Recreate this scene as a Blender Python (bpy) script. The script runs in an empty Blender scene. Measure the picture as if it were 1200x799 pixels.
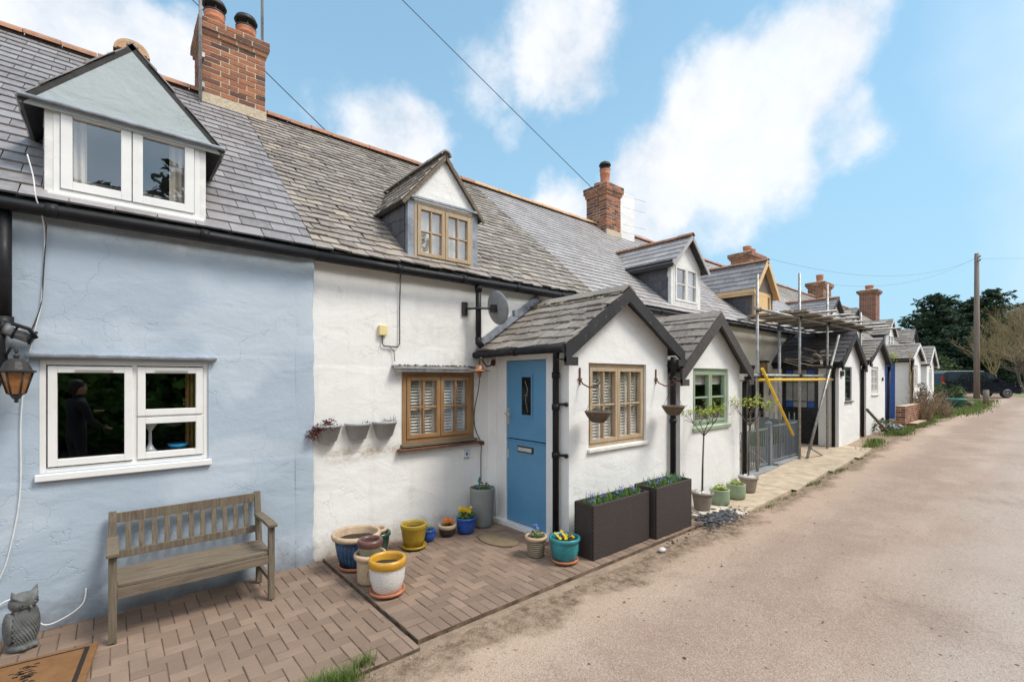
import bpy, math, random
from mathutils import Vector, Matrix, noise
random.seed(7)
R = math.radians
SC = bpy.context.scene
COL = SC.collection
# ------------------------------------------------------------------ camera
FX, FY = 0.6504, 0.7596
cam_d = bpy.data.cameras.new('camera'); cam = bpy.data.objects.new('camera', cam_d); COL.objects.link(cam)
cam.location = (0, -4.65, 1.75)
cam.rotation_euler = (R(90), 0, -math.atan2(FX, FY))
cam_d.sensor_width = 36; cam_d.lens = 16.44; cam_d.shift_y = 0.0363
cam_d.clip_start = 0.05; cam_d.clip_end = 3000
SC.camera = cam
SC.render.resolution_x, SC.render.resolution_y = 1024, 681
SC.view_settings.view_transform = 'Standard'; SC.view_settings.look = 'None'
SC.view_settings.exposure = 0.27; SC.view_settings.gamma = 1
# ------------------------------------------------------------------ sun
SUN_EL, SUN_AZ = R(54), (0.55, -0.83)          # horizontal direction TOWARDS the sun
sl = bpy.data.lights.new('sun', 'SUN'); sun = bpy.data.objects.new('sun', sl); COL.objects.link(sun)
sl.energy = 2.5; sl.angle = R(18); sl.color = (1, .94, .86)
sd = Vector((SUN_AZ[0]*math.cos(SUN_EL), SUN_AZ[1]*math.cos(SUN_EL), math.sin(SUN_EL)))
sun.rotation_euler = sd.to_track_quat('Z', 'Y').to_euler()
# ------------------------------------------------------------------ world
W = bpy.data.worlds.new('World'); SC.world = W; W.use_nodes = True
nt = W.node_tree; nt.nodes.clear(); N = nt.nodes; Lk = nt.links
def wn(t, **k):
    n = N.new(t)
    for a, b in k.items(): setattr(n, a, b)
    return n
def wmath(op, a, b=None, clamp=False):
    n = wn('ShaderNodeMath', operation=op, use_clamp=clamp)
    for i, v in enumerate((a, b)):
        if v is None: continue
        if isinstance(v, (int, float)): n.inputs[i].default_value = v
        else: Lk.new(v, n.inputs[i])
    return n.outputs[0]
sky = wn('ShaderNodeTexSky', sky_type='NISHITA', sun_disc=False)
sky.sun_elevation = SUN_EL; sky.sun_rotation = math.atan2(SUN_AZ[0], SUN_AZ[1]); sky.air_density = 1.0; sky.dust_density = 1.2; sky.ozone_density = 1.4
tc = wn('ShaderNodeTexCoord')
nz1 = wn('ShaderNodeTexNoise'); nz1.inputs['Scale'].default_value = 2.6; nz1.inputs['Detail'].default_value = 8; nz1.inputs['Roughness'].default_value = .58
Lk.new(tc.outputs['Generated'], nz1.inputs['Vector'])
sub = wn('ShaderNodeVectorMath', operation='SUBTRACT'); Lk.new(nz1.outputs['Color'], sub.inputs[0]); sub.inputs[1].default_value = (.5, .5, .5)
scl = wn('ShaderNodeVectorMath', operation='SCALE'); Lk.new(sub.outputs[0], scl.inputs[0]); scl.inputs['Scale'].default_value = .26
add = wn('ShaderNodeVectorMath', operation='ADD'); Lk.new(tc.outputs['Generated'], add.inputs[0]); Lk.new(scl.outputs[0], add.inputs[1])
PX, PY = FY, -FX
def pdir(px, py):
    r = (px-600)/548; u = (443-py)/548
    return Vector((FX+r*PX, FY+r*PY, u)).normalized()
# cloud banks: a direction in the sky, an angular size and a density for each
CL = [(860,160,.25,1.),(770,215,.21,1.),(950,85,.19,1.),(1000,150,.13,.7),(900,60,.12,.7),(650,30,.19,.95),(560,60,.12,.6),(460,160,.16,.95),(400,120,.10,.4),
      (90,60,.20,.95),(20,40,.16,.8),(190,110,.16,.95),(660,240,.13,.95),(720,250,.14,.9),(590,130,.08,.35),(840,250,.13,.7),(330,200,.12,.6)]
mask = None
for (px, py, rad, den) in CL:
    v = wn('ShaderNodeVectorMath', operation='DISTANCE'); Lk.new(add.outputs[0], v.inputs[0]); v.inputs[1].default_value = pdir(px, py)
    m = wn('ShaderNodeMapRange', interpolation_type='SMOOTHERSTEP'); Lk.new(v.outputs['Value'], m.inputs['Value'])
    m.inputs['From Min'].default_value = rad*1.0; m.inputs['From Max'].default_value = rad*.25; m.inputs['To Min'].default_value = 0; m.inputs['To Max'].default_value = den
    mask = m.outputs[0] if mask is None else wmath('MAXIMUM', mask, m.outputs[0])
# unseen bright broken cloud, added behind the viewer to soften light on the walls
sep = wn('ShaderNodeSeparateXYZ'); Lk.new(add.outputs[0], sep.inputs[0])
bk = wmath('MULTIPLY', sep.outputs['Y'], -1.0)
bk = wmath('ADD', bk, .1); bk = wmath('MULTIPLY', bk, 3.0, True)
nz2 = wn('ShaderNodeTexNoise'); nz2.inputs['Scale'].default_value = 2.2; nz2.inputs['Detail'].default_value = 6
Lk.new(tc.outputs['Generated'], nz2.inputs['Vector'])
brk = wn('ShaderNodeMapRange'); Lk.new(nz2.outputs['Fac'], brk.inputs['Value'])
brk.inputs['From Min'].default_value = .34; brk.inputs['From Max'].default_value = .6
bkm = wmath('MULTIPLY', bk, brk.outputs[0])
wisp = wn('ShaderNodeTexNoise'); wisp.inputs['Scale'].default_value = 5; wisp.inputs['Detail'].default_value = 9; wisp.inputs['Roughness'].default_value = .65
Lk.new(tc.outputs['Generated'], wisp.inputs['Vector'])
ws = wn('ShaderNodeMapRange'); Lk.new(wisp.outputs['Fac'], ws.inputs['Value']); ws.inputs['From Min'].default_value = .34; ws.inputs['From Max'].default_value = .56; ws.inputs['To Min'].default_value = .45
fb = wn('ShaderNodeTexNoise'); fb.inputs['Scale'].default_value = 6.5; fb.inputs['Detail'].default_value = 12; fb.inputs['Roughness'].default_value = .62
Lk.new(tc.outputs['Generated'], fb.inputs['Vector'])
fbv = wmath('MULTIPLY', wmath('SUBTRACT', fb.outputs['Fac'], .5), 1.5); mv_ = wmath('ADD', mask, fbv)
ms_ = wn('ShaderNodeMapRange', interpolation_type='SMOOTHSTEP'); Lk.new(mv_, ms_.inputs['Value']); ms_.inputs['From Min'].default_value = .24; ms_.inputs['From Max'].default_value = 1.0
mask = wmath('MULTIPLY', ms_.outputs[0], wmath('ADD', wmath('MULTIPLY', ws.outputs[0], .25), .72))
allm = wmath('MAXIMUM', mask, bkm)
tint = wn('ShaderNodeMix', data_type='RGBA', blend_type='MULTIPLY'); tint.inputs[0].default_value = 1
Lk.new(sky.outputs[0], tint.inputs[6]); tint.inputs[7].default_value = (.86, 1.36, 1.34, 1)
bg1 = wn('ShaderNodeBackground'); bg1.inputs[1].default_value = .14
sepz = wn('ShaderNodeSeparateXYZ'); Lk.new(tc.outputs['Generated'], sepz.inputs[0])
hzr = wn('ShaderNodeMapRange', interpolation_type='SMOOTHSTEP'); Lk.new(sepz.outputs['Z'], hzr.inputs['Value']); hzr.inputs['From Min'].default_value = .0; hzr.inputs['From Max'].default_value = .85; hzr.inputs['To Min'].default_value = .85; hzr.inputs['To Max'].default_value = .38
hzm = wn('ShaderNodeMix', data_type='RGBA'); Lk.new(hzr.outputs[0], hzm.inputs[0]); Lk.new(tint.outputs[2], hzm.inputs[6]); hzm.inputs[7].default_value = (2.7, 4.2, 5.4, 1)
Lk.new(hzm.outputs[2], bg1.inputs[0])
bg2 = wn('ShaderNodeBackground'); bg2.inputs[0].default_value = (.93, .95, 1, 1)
cb = wmath('MULTIPLY', bk, .75); cb = wmath('ADD', cb, wmath('ADD', wmath('MULTIPLY', fb.outputs['Fac'], .5), .62)); Lk.new(cb, bg2.inputs[1])  # cloud behind the viewer made brighter as added fill light
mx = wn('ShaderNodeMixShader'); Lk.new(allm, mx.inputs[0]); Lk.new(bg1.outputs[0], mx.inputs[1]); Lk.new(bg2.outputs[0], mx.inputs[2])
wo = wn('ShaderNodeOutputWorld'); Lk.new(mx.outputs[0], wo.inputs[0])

# ------------------------------------------------------------------ material helpers
class MT:
    def __init__(s, name):
        s.m = bpy.data.materials.new(name); s.m.use_nodes = True
        s.t = s.m.node_tree; s.t.nodes.clear()
        s.out = s.t.nodes.new('ShaderNodeOutputMaterial'); s.b = s.t.nodes.new('ShaderNodeBsdfPrincipled')
        s.t.links.new(s.b.outputs[0], s.out.inputs[0])
        s.tc = s.t.nodes.new('ShaderNodeTexCoord')
        s.bumps = None
    def n(s, t, **k):
        n = s.t.nodes.new(t)
        for a, b in k.items(): setattr(n, a, b)
        return n
    def l(s, a, b): s.t.links.new(a, b)
    def set(s, **k):
        for a, b in k.items():
            i = s.b.inputs[a.replace('_', ' ')]
            if hasattr(b, 'node'): s.l(b, i)
            else: i.default_value = (*b, 1) if isinstance(b, tuple) and len(b) == 3 else b
        return s
    def coord(s, scale=(1, 1, 1), world=False):
        m = s.n('ShaderNodeMapping'); m.inputs['Scale'].default_value = scale
        if world:
            g = s.n('ShaderNodeNewGeometry'); s.l(g.outputs['Position'], m.inputs[0])
        else: s.l(s.tc.outputs['Object'], m.inputs[0])
        return m.outputs[0]
    def noise(s, scale, detail=5, rough=.55, co=None, dist=0):
        n = s.n('ShaderNodeTexNoise'); n.inputs['Scale'].default_value = scale; n.inputs['Detail'].default_value = detail
        n.inputs['Roughness'].default_value = rough; n.inputs['Distortion'].default_value = dist
        s.l(co if co is not None else s.coord(), n.inputs['Vector']); return n.outputs['Fac']
    def rng(s, v, a, b, c=0., d=1.):
        n = s.n('ShaderNodeMapRange'); s.l(v, n.inputs[0])
        for i, x in enumerate((a, b, c, d)): n.inputs[i+1].default_value = x
        return n.outputs[0]
    def math(s, op, a, b=0.):
        n = s.n('ShaderNodeMath', operation=op)
        for i, v in enumerate((a, b)):
            if isinstance(v, (int, float)): n.inputs[i].default_value = v
            else: s.l(v, n.inputs[i])
        return n.outputs[0]
    def ramp(s, v, stops):
        n = s.n('ShaderNodeValToRGB'); s.l(v, n.inputs[0]); e = n.color_ramp.elements
        while len(e) < len(stops): e.new(.5)
        for i, (p, c) in enumerate(stops): e[i].position = p; e[i].color = (*c, 1)
        return n.outputs[0]
    def mix(s, f, a, b, mode='MIX'):
        n = s.n('ShaderNodeMix', data_type='RGBA', blend_type=mode)
        for i, v in ((0, f), (6, a), (7, b)):
            if hasattr(v, 'node'): s.l(v, n.inputs[i])
            else: n.inputs[i].default_value = (*v, 1) if isinstance(v, tuple) else v
        return n.outputs[2]
    def island(s):
        return s.n('ShaderNodeNewGeometry').outputs['Random Per Island']
    def sep(s, world=True):
        g = s.n('ShaderNodeSeparateXYZ')
        s.l(s.n('ShaderNodeNewGeometry').outputs['Position'] if world else s.tc.outputs['Object'], g.inputs[0]); return g.outputs
    def bump(s, h, strength=.3, dist=.01):
        n = s.n('ShaderNodeBump'); s.l(h, n.inputs['Height']); n.inputs['Strength'].default_value = strength; n.inputs['Distance'].default_value = dist
        if s.bumps is not None: s.l(s.bumps, n.inputs['Normal'])
        s.bumps = n.outputs[0]; s.l(n.outputs[0], s.b.inputs['Normal']); return s

def simple(name, col, rough=.6, var=.12, scale=14, bump=.15, bd=.002, metal=0, spec=.5):
    m = MT(name); f = m.noise(scale, 6, .6)
    dark = tuple(c*(1-var*1.6) for c in col); lite = tuple(min(1, c*(1+var)) for c in col)
    m.set(Base_Color=m.ramp(f, [(.3, dark), (.7, lite)]), Roughness=m.rng(m.noise(scale*2.3, 3), .3, .7, max(0, rough-.1), min(1, rough+.1)), Metallic=metal)
    m.b.inputs['Specular IOR Level'].default_value = spec
    if bump: m.bump(m.noise(scale*3, 6), bump, bd)
    return m.m

def render_mat(name, col, stain=(.42, .33, .2), amt=.5, low=(.3, .28, .24), base_h=.0, patch=None, ledges=(), bands=()):
    m = MT(name); w = m.coord(world=True); P = m.sep()
    c = m.mix(m.rng(m.noise(.9, 4, .5, w), .3, .7), tuple(x*.93 for x in col), tuple(min(.9, x*1.04) for x in col))
    if patch:                                   # paler repainted patches with their own outline
        pn = m.noise(.75, 3, .45, m.coord((1, 1, 1.5), True)); c = m.mix(m.rng(pn, .52, .57, 0, .75), c, patch)
    # vertical rain streaks
    st = m.noise(1, 5, .6, m.coord((9, 9, .7), True)); c = m.mix(m.rng(st, .55, .8, 0, .22*amt), c, stain)
    # blotches of dirt
    bl = m.noise(3.3, 8, .7, w); c = m.mix(m.rng(bl, .6, .76, 0, .55*amt), c, stain)
    # splash-back dirt at the foot of the wall and algae just under the eaves line
    n2 = m.noise(7, 8, .7, w)
    zz = m.math('ADD', m.rng(P['Z'], base_h, base_h+.32, 1, 0), m.rng(n2, .2, .8, -.6, .45))
    c = m.mix(m.rng(zz, .25, 1.0, 0, .85), c, low)
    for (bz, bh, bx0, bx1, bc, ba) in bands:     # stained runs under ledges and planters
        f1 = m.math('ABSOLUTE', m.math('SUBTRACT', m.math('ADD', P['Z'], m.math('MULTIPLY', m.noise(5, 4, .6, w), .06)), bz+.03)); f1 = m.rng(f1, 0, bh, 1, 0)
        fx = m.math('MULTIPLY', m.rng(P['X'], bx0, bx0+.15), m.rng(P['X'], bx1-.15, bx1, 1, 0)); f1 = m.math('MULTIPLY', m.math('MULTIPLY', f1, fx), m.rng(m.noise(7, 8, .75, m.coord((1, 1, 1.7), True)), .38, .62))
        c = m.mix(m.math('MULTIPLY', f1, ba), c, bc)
    ch = m.noise(26, 4, .7, w); c = m.mix(m.rng(ch, .735, .76, 0, .5*amt), c, tuple(x*.35 for x in col))
    m.set(Base_Color=c, Roughness=.85); m.b.inputs['Specular IOR Level'].default_value = .25
    for lz in ledges:
        hz = m.math('ADD', P['Z'], m.math('MULTIPLY', m.noise(1.8, 5, .6, w), .09)); m.bump(m.rng(hz, lz+.03, lz+.065, 1, 0), .4, .006)
    m.bump(m.noise(2.2, 4, .5, m.coord((1, 1, 1.6), True), .6), .4, .035)
    m.bump(m.noise(13, 7, .62, w, .4), .4, .009); m.bump(m.noise(70, 5, .7, w), .35, .003)
    v = m.n('ShaderNodeTexVoronoi', feature='DISTANCE_TO_EDGE'); v.inputs['Scale'].default_value = .85
    mv = m.n('ShaderNodeVectorMath', operation='ADD'); m.l(w, mv.inputs[0])
    nn = m.n('ShaderNodeTexNoise'); nn.inputs['Scale'].default_value = 3.5; nn.inputs['Detail'].default_value = 5; m.l(w, nn.inputs['Vector']); m.l(nn.outputs['Color'], mv.inputs[1]); m.l(mv.outputs[0], v.inputs['Vector'])
    m.bump(m.rng(v.outputs['Distance'], 0, .006), .5, .004)
    ck = m.math('MULTIPLY', m.rng(v.outputs['Distance'], .0055, .0), m.rng(m.noise(1.3, 3, .5, w), .5, .6, 0, .2)); c2_ = m.mix(ck, c, tuple(x*.42 for x in col)); m.set(Base_Color=c2_)
    return m.m

def slate_mat(name, stops, moss=.3, mosscol=(.16, .14, .05), lich=(.36, .32, .24), licha=.4, rough=.5):
    m = MT(name); w = m.coord(world=True)
    c = m.ramp(m.island(), stops)
    c = m.mix(m.rng(m.noise(18, 6, .65, w), .3, .75, 0, .5), c, tuple(x*1.5 for x in stops[-1][1]), 'MIX')
    c = m.mix(m.rng(m.noise(9, 8, .75, w), .56, .68, 0, licha), c, lich)
    c = m.mix(m.rng(m.noise(1.1, 6, .7, w), .55, .72, 0, moss), c, mosscol)
    m.set(Base_Color=c, Roughness=m.rng(m.noise(20, 3, .5, w), .3, .7, rough-.12, rough+.18))
    m.bump(m.noise(34, 6, .6, w), .4, .004); m.bump(m.noise(120, 3, .6, w), .2, .001)
    return m.m

def brick_mat(name, stops):
    m = MT(name); w = m.coord(world=True)
    c = m.ramp(m.island(), stops); c = m.mix(m.rng(m.noise(30, 6, .7, w), .35, .75, 0, .55), c, (.10, .05, .035))
    c = m.mix(m.rng(m.noise(11, 6, .7, w), .6, .72, 0, .5), c, (.3, .22, .14))
    m.set(Base_Color=c, Roughness=.85); m.bump(m.noise(60, 6, .7, w), .5, .006); return m.m

def wood_mat(name, a, b, axis=0, rough=.6, sc=1., weather=0, wc=(.3, .28, .25)):
    m = MT(name); s = [38*sc]*3; s[axis] = 2.2*sc; co = m.coord(tuple(s), True)
    g = m.noise(1, 7, .65, co, .8); c = m.ramp(g, [(.3, a), (.68, b)])
    if weather: c = m.mix(m.rng(m.noise(6, 7, .7, m.coord(world=True)), .42, .62, 0, weather), c, wc)
    m.set(Base_Color=c, Roughness=rough); m.bump(g, .6, .004); return m.m

def glass_mat(name, refl=.10, tint=(1, 1, 1)):
    m = MT(name); m.t.nodes.remove(m.b)
    fr = m.n('ShaderNodeFresnel'); bf = m.n('ShaderNodeNewGeometry').outputs['Backfacing']; m.l(m.math('SUBTRACT', 1.5, m.math('MULTIPLY', bf, .8333)), fr.inputs[0])   # same air-to-glass ratio from both sides of the pane
    f = m.math('ADD', m.math('MULTIPLY', fr.outputs[0], 1.5), refl-.05)
    tr = m.n('ShaderNodeBsdfTransparent'); tr.inputs[0].default_value = (*tint, 1)
    gl = m.n('ShaderNodeBsdfGlossy'); gl.inputs['Roughness'].default_value = .01; gl.inputs[0].default_value = (.95, .97, 1, 1)
    bp = m.n('ShaderNodeBump'); m.l(m.noise(1.7, 2, .4), bp.inputs['Height']); bp.inputs['Strength'].default_value = .05; bp.inputs['Distance'].default_value = .02
    m.l(bp.outputs[0], gl.inputs['Normal'])
    mixs = m.n('ShaderNodeMixShader'); m.l(f, mixs.inputs[0]); m.l(tr.outputs[0], mixs.inputs[1]); m.l(gl.outputs[0], mixs.inputs[2])
    m.l(mixs.outputs[0], m.out.inputs[0]); return m.m

M = {}
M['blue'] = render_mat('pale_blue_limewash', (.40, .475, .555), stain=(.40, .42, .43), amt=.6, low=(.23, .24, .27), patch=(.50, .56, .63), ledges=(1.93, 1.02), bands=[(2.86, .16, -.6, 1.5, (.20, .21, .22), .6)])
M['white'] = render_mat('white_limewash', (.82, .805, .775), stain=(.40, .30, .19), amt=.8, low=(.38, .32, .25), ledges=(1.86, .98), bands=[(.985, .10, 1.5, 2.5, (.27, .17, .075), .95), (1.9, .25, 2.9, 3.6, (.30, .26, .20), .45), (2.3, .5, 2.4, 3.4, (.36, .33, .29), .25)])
M['white2'] = render_mat('white_masonry_paint', (.82, .81, .79), stain=(.5, .44, .36), amt=.4, low=(.5, .46, .4))
M['cream'] = render_mat('cream_masonry_paint', (.76, .73, .66), stain=(.45, .38, .28), amt=.6, low=(.3, .26, .2), base_h=.15)
M['gable_blue'] = render_mat('grey_blue_board', (.43, .48, .49), stain=(.30, .33, .30), amt=.8)
M['slate_new'] = slate_mat('blue_grey_slate', [(0, (.155, .140, .139)), (.5, (.215, .197, .196)), (1, (.285, .265, .263))], moss=.15, licha=.18, rough=.42)
M['slate_old'] = slate_mat('weathered_slate', [(0, (.135, .113, .103)), (.5, (.215, .187, .172)), (.85, (.285, .252, .232)), (1, (.33, .28, .22))], moss=.3, licha=.5, rough=.6)
M['slate_clean'] = slate_mat('clean_slate', [(0, (.25, .225, .215)), (.5, (.32, .295, .285)), (1, (.40, .37, .36))], moss=.08, licha=.2, rough=.42)
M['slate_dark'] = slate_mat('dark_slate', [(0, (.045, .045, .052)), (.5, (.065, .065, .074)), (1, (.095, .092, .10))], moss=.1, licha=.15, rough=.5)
M['slate_porch'] = slate_mat('mossy_porch_slate', [(0, (.125, .10, .085)), (.5, (.19, .16, .135)), (1, (.29, .25, .21))], moss=.45, mosscol=(.15, .11, .055), lich=(.46, .41, .34), licha=.75, rough=.7)
M['felt'] = simple('roof_underlay', (.05, .048, .045), .9)
M['brick'] = brick_mat('red_brick', [(0, (.07, .038, .032)), (.25, (.20, .075, .045)), (.55, (.36, .13, .065)), (.85, (.44, .17, .08)), (1, (.12, .06, .05))])
M['brick2'] = brick_mat('deep_red_brick', [(0, (.16, .05, .035)), (.5, (.26, .075, .045)), (1, (.32, .10, .06))])
M['mortar'] = simple('lime_mortar', (.52, .43, .31), .95, .2, 30, .5, .004)
M['terracotta'] = simple('terracotta', (.50, .19, .10), .75, .18, 20, .2)
M['terra_ridge'] = slate_mat('clay_ridge', [(0, (.24, .11, .065)), (.5, (.33, .155, .09)), (1, (.38, .20, .12))], moss=.5, mosscol=(.12, .09, .06), licha=.4, rough=.8)
M['tan_ridge'] = slate_mat('buff_ridge', [(0, (.45, .27, .15)), (1, (.52, .33, .19))], moss=.1, licha=.2, rough=.8)
M['black_pl'] = simple('black_plastic', (.014, .014, .016), .5, .2, 9, .05, spec=.25)
M['grey_pl'] = simple('grey_metal_pipe', (.22, .23, .24), .35, .15, 9, .05, metal=.4)
M['lead'] = simple('lead_flashing', (.28, .30, .34), .5, .25, 12, .3, .004, metal=.3)
M['upvc'] = simple('white_upvc', (.80, .79, .77), .35, .04, 5, .03)
M['white_wood'] = simple('white_painted_wood', (.76, .74, .70), .5, .1, 12, .15)
M['oak_x'] = wood_mat('golden_oak', (.20, .098, .036), (.375, .205, .085), 0, .5, 1, .35, (.34, .25, .15))
M['oak_z'] = wood_mat('golden_oak_upright', (.20, .098, .036), (.375, .205, .085), 2, .5, 1, .35, (.34, .25, .15))
M['pale_oak'] = wood_mat('faded_oak', (.33, .22, .12), (.50, .37, .23), 2, .7, 1, .6, (.42, .36, .28))
M['greywood'] = wood_mat('silvered_teak', (.065, .046, .033), (.235, .182, .136), 0, .9, 1.6, .6, (.17, .14, .085))
M['greywood_z'] = wood_mat('silvered_teak_upright', (.065, .046, .033), (.225, .178, .135), 2, .9, 1.6, .5, (.16, .14, .08))
M['newwood'] = wood_mat('new_softwood', (.62, .38, .17), (.72, .49, .25), 0, .6, .7)
M['ply'] = wood_mat('plywood_sheet', (.66, .42, .17), (.74, .5, .23), 2, .6, .4)
M['brownboard'] = simple('grey_brown_board', (.16, .125, .10), .8, .15, 12, .3)
def flaking(name, col, under, cov):
    m = MT(name); w = m.coord(world=True); n = m.noise(16, 9, .75, w)
    c = m.mix(m.rng(n, cov, cov+.03), tuple(x for x in col), under); c = m.mix(m.rng(m.noise(4, 5, .6, w), .4, .7, 0, .5), c, tuple(x*1.9 for x in col))
    m.set(Base_Color=c, Roughness=.6); m.b.inputs['Specular IOR Level'].default_value = .3; m.bump(m.rng(n, cov, cov+.03, 1, 0), .6, .003); m.bump(m.noise(50, 5), .3, .002); return m.m
M['barge'] = flaking('black_flaking_paint', (.028, .026, .027), (.20, .18, .17), .61)
M['barge_br'] = simple('dark_brown_fascia', (.062, .050, .045), .6, .25, 10, .3)
M['sagegreen'] = simple('sage_green_paint', (.30, .38, .26), .45, .06, 8, .05)
M['glass'] = glass_mat('window_glass', .17)
M['glass_far'] = glass_mat('window_glass_dull', .12)
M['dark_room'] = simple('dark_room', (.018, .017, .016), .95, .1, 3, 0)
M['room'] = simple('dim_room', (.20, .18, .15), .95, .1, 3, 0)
M['blind'] = simple('white_shutter', (.84, .82, .76), .6, .05, 8, .05)
M['curtain'] = simple('net_curtain', (.62, .56, .48), .9, .1, 20, .1)
M['gold_curtain'] = simple('mustard_curtain', (.30, .17, .05), .9, .2, 16, .2)
def door_mat():
    m = MT('blue_door_paint'); g = m.noise(1, 5, .6, m.coord((60, 60, 1.5), True), .5)
    m.set(Base_Color=m.mix(m.rng(m.noise(3, 4), .3, .7), (.085, .25, .43), (.105, .29, .48)), Roughness=.42); m.bump(g, .25, .002); return m.m
M['bluedoor'] = door_mat()
M['blackdoor'] = simple('black_gloss', (.014, .014, .016), .3, .1, 8, .05)
M['cobalt'] = simple('cobalt_paint', (.02, .11, .42), .4, .1, 8, .05)
M['chrome'] = simple('brushed_steel', (.62, .60, .56), .35, .04, 20, 0, metal=.6)
M['rust'] = simple('rusted_copper', (.17, .075, .045), .65, .3, 22, .3, metal=.3)
M['hood'] = simple('grimy_lead', (.17, .165, .165), .7, .35, 14, .4, .005); M['hoodmoss'] = simple('brown_moss', (.12, .09, .05), 1, .4, 60, .5)
M['copper'] = simple('weathered_copper', (.42, .20, .11), .5, .25, 22, .2, metal=.4)
M['iron'] = simple('black_iron', (.03, .028, .027), .6, .3, 20, .2)
M['steel'] = simple('galvanised_tube', (.36, .35, .33), .5, .25, 12, .15, metal=.5)
M['yellow'] = simple('yellow_sleeve', (.78, .50, .03), .45, .08, 10, .05)
M['board'] = wood_mat('scaffold_board', (.20, .16, .12), (.38, .32, .24), 0, .9, 1)
M['fence'] = simple('grey_fence_paint', (.17, .19, .21), .5, .1, 10, .05)
M['dish'] = simple('grey_dish', (.24, .25, .26), .5, .12, 14, .1)
M['yellowed'] = simple('yellowed_plastic', (.75, .62, .30), .5, .06, 14, .02)
M['cable_w'] = simple('white_cable', (.75, .74, .72), .5, .05, 14, 0)
M['cable_b'] = simple('dark_cable', (.05, .04, .035), .6, .1, 14, 0)
M['tile'] = simple('white_glazed_tile', (.80, .80, .78), .2, .04, 14, 0)
M['inkblue'] = simple('blue_glaze', (.03, .08, .26), .3, .05, 14, 0)
M['concrete'] = simple('concrete', (.50, .395, .28), .92, .18, 5, .4, .005)
M['paleslab'] = simple('pale_slab', (.60, .52, .42), .9, .12, 6, .3, .003)
M['greystone'] = simple('grey_kerb', (.27, .275, .28), .9, .15, 8, .3, .004)
M['soil'] = simple('potting_soil', (.045, .030, .020), 1, .35, 60, .9, .012)
M['owlstone'] = simple('weathered_grey_stone', (.125, .13, .125), .85, .3, 16, .3, .003)
def wave_bump(name, col, rough, bands, axis='Z', strength=.6, dist=.006, var=.15, col2=None, dirn='BANDS'):
    m = MT(name); w = m.n('ShaderNodeTexWave', wave_type='BANDS', bands_direction=axis); w.inputs['Scale'].default_value = bands; w.inputs['Distortion'].default_value = .4
    m.l(m.coord(), w.inputs[0]); f = m.noise(12, 6)
    c = m.ramp(f, [(.3, tuple(x*(1-var) for x in col)), (.7, tuple(x*(1+var) for x in col))])
    if col2: c = m.mix(m.rng(w.outputs['Fac'], .3, .9), col2, c)
    m.set(Base_Color=c, Roughness=rough); m.bump(w.outputs['Fac'], strength, dist); return m.m
M['blueglaze'] = simple('dark_blue_glaze', (.035, .095, .19), .3, .35, 9, .1)
M['cobaltglaze'] = simple('cobalt_glaze', (.02, .085, .36), .18, .15, 9, .05)
M['tealglaze'] = simple('teal_glaze', (.03, .24, .27), .22, .3, 7, .05)
M['mustard'] = wave_bump('mustard_glaze', (.36, .24, .02), .4, 22, 'Z', .3, .003)
M['greenglaze'] = simple('dark_green_glaze', (.03, .075, .055), .3, .3, 8, .1)
M['biscuit'] = simple('biscuit_clay', (.52, .38, .25), .7, .14, 16, .2)
M['crackle'] = None
def crackle():
    m = MT('crackle_white'); v = m.n('ShaderNodeTexVoronoi', feature='DISTANCE_TO_EDGE'); v.inputs['Scale'].default_value = 90; m.l(m.coord(), v.inputs['Vector'])
    m.set(Base_Color=m.mix(m.rng(v.outputs['Distance'], .02, .10), (.50, .45, .40), (.78, .76, .74)), Roughness=.5); m.bump(v.outputs['Distance'], .3, .003); return m.m
M['crackle'] = crackle()
M['ochre'] = simple('ochre_glaze', (.56, .29, .03), .35, .12, 12, .05)
M['sageclay'] = simple('sage_glaze', (.30, .30, .23), .5, .15, 12, .1)
M['plum'] = simple('plum_glaze', (.13, .06, .05), .35, .15, 12, .1)
M['greypot'] = simple('grey_resin', (.24, .25, .24), .7, .06, 12, .08)
M['ltgreypot'] = wave_bump('light_grey_ribbed', (.40, .40, .41), .6, 26, 'X', .5, .004, .05)
M['basketclay'] = wave_bump('basketweave_clay', (.42, .35, .25), .8, 17, 'Z', .9, .008, .12, (.20, .16, .11))
M['taupe'] = simple('taupe_pot', (.27, .22, .18), .8, .1, 12, .1)
M['greenpot'] = simple('sage_green_pot', (.26, .34, .22), .5, .08, 10, .05)
M['darkbowl'] = simple('charcoal_glaze', (.04, .037, .035), .5, .2, 12, .1)
M['wicker'] = wave_bump('woven_wicker', (.30, .22, .15), .9, 24, 'Z', 1, .012, .3, (.09, .06, .04))
def rattan():
    m = MT('dark_rattan'); a = m.n('ShaderNodeTexWave', wave_type='BANDS', bands_direction='Z'); a.inputs['Scale'].default_value = 22; m.l(m.coord(), a.inputs[0])
    b = m.n('ShaderNodeTexBrick'); b.inputs['Scale'].default_value = 1; b.inputs['Brick Width'].default_value = .030; b.inputs['Row Height'].default_value = .019; b.inputs['Mortar Size'].default_value = .0026; b.inputs['Mortar Smooth'].default_value = .6
    b.inputs['Color1'].default_value = (1, 1, 1, 1); b.inputs['Color2'].default_value = (.75, .75, .75, 1); b.inputs['Mortar'].default_value = (0, 0, 0, 1)
    s = m.n('ShaderNodeSeparateXYZ'); m.l(m.tc.outputs['Object'], s.inputs[0]); cxyz = m.n('ShaderNodeCombineXYZ')
    m.l(m.math('ADD', s.outputs[0], s.outputs[1]), cxyz.inputs[0]); m.l(s.outputs[2], cxyz.inputs[1]); m.l(cxyz.outputs[0], b.inputs['Vector'])
    m.set(Base_Color=m.mix(b.outputs['Color'], (.005, .004, .004), (.068, .052, .048)), Roughness=.5); m.bump(b.outputs['Color'], .8, .005); return m.m
M['rattan'] = rattan()
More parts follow.
